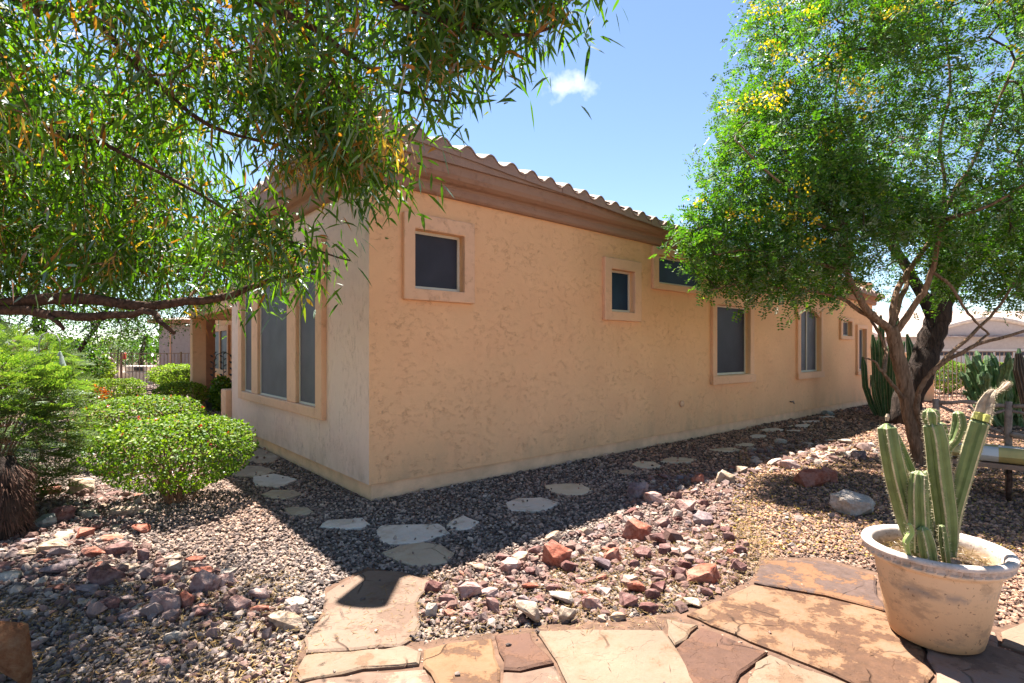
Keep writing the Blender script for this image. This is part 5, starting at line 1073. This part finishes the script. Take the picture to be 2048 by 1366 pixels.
# cushion
CU = MB(); nx, ny = 26, 12; cw, cdp, chh = 1.12, .44, .15; vs = []
for sgn in (1, -1):
    for j in range(ny + 1):
        for i in range(nx + 1):
            x = -1 + 2 * i / nx; y = -1 + 2 * j / ny; e = max(0, (1 - abs(x) ** 5) * (1 - abs(y) ** 4)) ** .5; vs.append((x * cw / 2 * (1 - .02 * y * y), y * cdp / 2 * (1 - .03 * x * x), sgn * chh / 2 * e + chh / 2 + .004 * mnoise.noise(Vector((x * 4, y * 4, sgn)))))
K = (nx + 1) * (ny + 1); fs = []; mi = []
for s_, base in ((0, 0), (1, K)):
    for j in range(ny):
        for i in range(nx):
            f = (base + j * (nx + 1) + i, base + j * (nx + 1) + i + 1, base + (j + 1) * (nx + 1) + i + 1, base + (j + 1) * (nx + 1) + i); fs.append(f if s_ == 0 else f[::-1]); mi.append(((i // 5) + (j // 4)) % 2)
CU.v = vs; CU.f = fs; CU.m = mi
co = CU.build('cushion', [simple('yellow_cushion_cloth', (.50, .38, .14), .9, .12), simple('white_cushion_cloth', (.60, .56, .50), .9, .06)], smooth=True, label='yellow and white checked cushion lying on the rustic bench', cat='cushion')
co.location = BO + Vector((.05 * .74 + -.22 * .67, -.05 * .67 - .22 * .74, .369)); co.rotation_euler = (0, 0, BR)

# ============================================================ FENCES and right background
def fence(x0, x1, Y, h, sp, label, postm=M['iron'], ya=None, r=.008, px=(), prail=None):
    ya = Y if ya is None else ya; o = empty('iron_fence', (x0, Y, 0), label=label, cat='fence'); L = x1 - x0; k = int(L / sp); me = MB().box(-r, r, -r, r, .06, h - .02).mesh('picket', M['iron'])
    for i in range(k + 1):
        f = i / k; p = link('picket', me, o); p.location = (f * L, f * (ya - Y), 0)
    for z in (.12, h):
        b = MB(); b.add([(0, -.018, z - .014), (L, ya - Y - .018, z - .014), (L, ya - Y - .018, z + .014), (0, -.018, z + .014), (0, .018, z - .014), (L, ya - Y + .018, z - .014), (L, ya - Y + .018, z + .014), (0, .018, z + .014)], [(0, 1, 2, 3), (7, 6, 5, 4), (0, 4, 5, 1), (3, 2, 6, 7), (0, 3, 7, 4), (1, 5, 6, 2)]); b.build('rail', M['iron'], o)
    for f in px:
        b = MB().box(-.028, .028, -.028, .028, 0, h + .05).build('post', M['iron'], o); b.location = (f * L, f * (ya - Y), 0)
    return o
fence(at(100, 0, 18.8).x, at(425, 0, 19.4).x, 18.8, 1.38, .115, 'brown iron fence across the yard behind the clipped shrubs', ya=19.4, px=(0, .21, .43, .8))
fence(at(1862, 0, 15.9).x, 19.5, 15.9, 1.45, .125, 'brown iron fence before the garage drive', px=(0, .45, .9))
b = MB(); b.box(10.05, at(1858, 0, 15.8).x, 15.6, 15.8, 0, 1.42); b.build('yard_wall', M['stucco'], label='low tan stucco yard wall joining house corner and iron fence', cat='wall', bevel=.01)
b = MB(); b.add([(13.2, 17.2, .008), (19.5, 17.2, .008), (34, 26, .008), (19.5, 26, .008)], [(0, 1, 2, 3)]); b.build('driveway', simple('pale_concrete', (.45, .41, .37), .9, .1), kind='structure')
NH = empty('garage_house', (19, 25, 0), label='pale neighbouring house with tiled roof, curved gable and garage door behind the fence', cat='house')
pale = simple('pale_mauve_stucco', (.42, .36, .34), .9, .08); b = MB()
b.box(-1.6, 14, 0, 8, 0, 2.15); b.build('wall', pale, NH)
b = MB(); k = 16; vs = []
for j in range(k + 1):
    x = -1 + 2 * j / k; vs += [(2.9 + x * 3.0, -.25, 2.15), (2.9 + x * 3.0, -.25, 2.17 + .72 * (1 - abs(x) ** 1.6))]
b.add(vs, [(2 * j, 2 * j + 2, 2 * j + 3, 2 * j + 1) for j in range(k)]); vs2 = [(x, .0, z) for x, y, z in vs]; b.add(vs2, [(2 * j + 1, 2 * j + 3, 2 * j + 2, 2 * j) for j in range(k)]); b.add([v for q in zip(vs[1::2], vs2[1::2]) for v in q], [(2 * j, 2 * j + 2, 2 * j + 3, 2 * j + 1) for j in range(k)]); b.build('gable', pale, NH)
b = MB(); b.tube([(2.9 + (-1 + 2 * j / k) * 3.2, -.35, 2.12 + .85 * (1 - abs(-1 + 2 * j / k) ** 1.6)) for j in range(k + 1)], .11, 8); b.build('roof_edge', simple('light_tile_edge', (.55, .45, .38), .8, .2), NH, smooth=True)
rtm, t, o_ = mat('pale_tile_field'); n = N(t); p = n.obj(); wv = n.n('ShaderNodeTexWave', wave_type='BANDS', bands_direction='X'); wv.inputs['Scale'].default_value = 1.1; t.links.new(p, wv.inputs[0]); wv2 = n.n('ShaderNodeTexWave', wave_type='BANDS', bands_direction='Y', wave_profile='SAW'); wv2.inputs['Scale'].default_value = .75; t.links.new(p, wv2.inputs[0])
n.bsdf(o_, n.ramp(n.noise(4, 4, .6, p), [(.3, (.42, .27, .21)), (.7, (.60, .47, .40))]), .85, n.bump(n.math('ADD', wv.outputs['Fac'], wv2.outputs['Fac']), .08), spec=.1)
b = MB(); b.add([(-2.1, -.5, 2.1), (14.5, -.5, 2.1), (14.5, 4, 3.6), (-2.1, 4, 3.6), (14.5, 8.5, 2.1), (-2.1, 8.5, 2.1)], [(0, 1, 2, 3), (3, 2, 4, 5)]); b.add([(-2.1, -.5, 2.1), (-2.1, 4, 3.6), (-2.1, 8.5, 2.1)], [(0, 1, 2)]); b.build('roof', rtm, NH)
b = MB(); b.box(.6, 5.2, -.04, -.002, 0, 1.55); b.build('garage_door', simple('garage_door_paint', (.50, .46, .43), .6, .04), NH)
for k in range(5): MB().box(.75 + k * .9, 1.5 + k * .9, -.07, -.042, 1.24, 1.42).build('door_window', M['screen'], NH)
# left background: neighbouring house, outdoor kitchen, pedestal, feeder, hook and bell
N2 = empty('neighbour_house', (at(318, 0, 20.5).x, 20.5, 0), label='mauve stucco neighbouring house past the iron fence', cat='house')
b = MB(); b.box(0, 7, 0, 9, 0, 2.5); b.build('wall', simple('mauve_stucco', (.40, .32, .29), .92, .08), N2); b = MB(); b.box(.42, .46, -.03, -.001, 0, 2.5); b.build('downspout', M['trim'], N2)
b = MB(); b.box(-.25, 7, -.3, 9, 2.502, 2.64); b.build('fascia', M['tile_red'], N2); b = MB(); b.add([(-.35, -.4, 2.645), (7, -.4, 2.645), (7, 4.5, 3.3), (3.2, 4.5, 3.3), (-.35, 9, 2.645)], [(0, 1, 2, 3), (0, 3, 4)]); b.build('roof', M['tile'], N2)
cm = simple('cream_masonry', (.58, .5, .40), .85, .1)
q = at(283, 0, 23.5); o = empty('outdoor_kitchen', (q.x, q.y, 0), label='cream masonry barbecue counter with a grill beyond the iron fence', cat='barbecue'); MB().box(-.75, .75, -.35, .35, 0, .55).build('counter', cm, o, bevel=.02)
b = MB(); b.box(-.55, .45, -.3, .3, .552, .82); b.build('hood', cm, o, bevel=.06); MB().box(-.1, .30, -.325, -.302, .60, .76).build('grill_opening', M['black'], o)
q = at(218, 0, 22.8); o = empty('pedestal', (q.x, q.y, 0), label='cream pedestal with a bronze ball on top beyond the iron fence', cat='ornament'); b = MB(); b.lathe([(.36, 0), (.34, .45), (.28, .52), (.20, .78), (.12, .84), (.08, .86)], 16); b.build('pillar', cm, o, smooth=True)
b = MB(); b.lathe([(.001, -.17)] + [(.17 * math.sin(a), -.17 * math.cos(a)) for a in np.linspace(.3, 2.84, 8)] + [(.001, .17)], 16, (0, 0, 1.04), cap=False); b.build('ball', simple('bronze_ball', (.25, .16, .11), .35, .2), o, smooth=True); b = MB(); b.box(-.06, .06, -.30, -.24, .35, .82); b.build('figure', M['black'], o)
q = at(249, 713, 18.4); o = empty('hanging_feeder', (q.x, q.y, 0), label='small red bird feeder hanging on a black hook by the iron fence', cat='feeder'); b = MB(); b.tube([(-.25, 0, 0), (-.25, 0, 1.25), (-.2, 0, 1.5), (-.08, 0, 1.55), (0, 0, 1.45)], .015, 6); b.build('hook', M['black'], o)
b = MB(); b.lathe([(.02, .19), (.05, .17), (.05, 0), (.07, -.03), (.03, -.04)], 12, (0, 0, 1.22)); b.build('body', simple('red_plastic', (.55, .07, .04), .35), o, smooth=True)
Yh = 5.6; q = at(120, 0, Yh); o = empty('wind_bell', (q.x, q.y, 0), label='verdigris cone bell on a shepherd hook above the feathery shrub', cat='wind bell'); z1 = at(0, 664, Yh).z
b = MB(); xs = -.22; b.tube([(xs, 0, 0), (xs, 0, z1 - .12), (xs + .03, 0, z1 - .03), (xs + .10, 0, z1), (xs + .18, 0, z1 - .03), (xs + .22, 0, z1 - .10)], .006, 6); b.build('hook', simple('grey_metal', (.45, .45, .42), .5), o)
b = MB(); b.tube([(0, 0, z1 - .10), (0, 0, z1 - .20)], .0025, 4); b.lathe([(.055, -.155), (.052, -.15), (.012, -.01), (.004, 0)], 12, (0, 0, z1 - .20)); b.build('bell', simple('verdigris', (.22, .27, .24), .7, .3), o, smooth=True)
# entry plants: trellis, climbing plant, grey pot
q = hw(.66, 9.26); o = empty('trellis_plant', q, label='dark iron trellis with leafy climber by the porch pillar', cat='plant'); b = MB()
pts = [(-.25, 0, 0), (-.25, 0, 1.15), (-.17, 0, 1.38), (0, 0, 1.46), (.17, 0, 1.38), (.25, 0, 1.15), (.25, 0, 0)]; b.tube(pts, .010, 6); b.tube([(0, 0, 0), (0, 0, 1.46)], .007, 6)
b.build('trellis', M['black'], o); P = []; 
b = MB()
for s_ in (-1, 0, 1):
    for k in range(13):
        z = .5 + k * .075; x = s_ * .23; a = (-1) ** k; e = Vector((x + a * .09, -.02, z + .06)); b.add([(x, -.02, z), (x + a * .05, -.03, z + .012), e, (x + a * .035, -.01, z + .055)], [(0, 1, 2), (0, 2, 3)])
b.build('iron_leaves', M['black'], o, kind='stuff'); C = in_ell(1100, (0, -.05, .45), (.30, .2, .42), .2); link('foliage', tri_mesh('foliage', *round_leaves(C, rand_dirs(1100), np.full(1100, .09), np.full(1100, .055), rand_dirs(1100)), SH), o, kind='stuff')
q = gnd(423, 822); o = empty('grey_pot', q, label='small grey flower pot at the foot of the porch pillar', cat='pot'); b = MB(); b.lathe([(.09, 0), (.13, .22), (.15, .23), (.15, .27), (.12, .27), (.11, .2)], 18); b.build('pot_body', simple('grey_pot_glaze', (.16, .17, .16), .5), o, smooth=True)
# far tree line on both sides
def far_mass(x0, x1, y0, y1, zt, k, m):
    X = rng.uniform(x0, x1, k); Y = rng.uniform(y0, y1, k); hgt = np.array([zt * (.65 + .5 * mnoise.noise(Vector((x * .14, y * .1, 3)))) for x, y in zip(X, Y)]); Z = rng.uniform(0, 1, k) ** .7 * hgt
    return small_leaves(np.stack([X, Y, Z], 1), rand_dirs(k), rng.uniform(.25, .6, k), rng.uniform(.2, .4, k))
link('treeline', tri_mesh('treeline', *cat(far_mass(-85, -14, 48, 60, 3.6, 16000, None), far_mass(25, 80, 52, 64, 3.4, 9000, None)), BGL), kind='stuff')
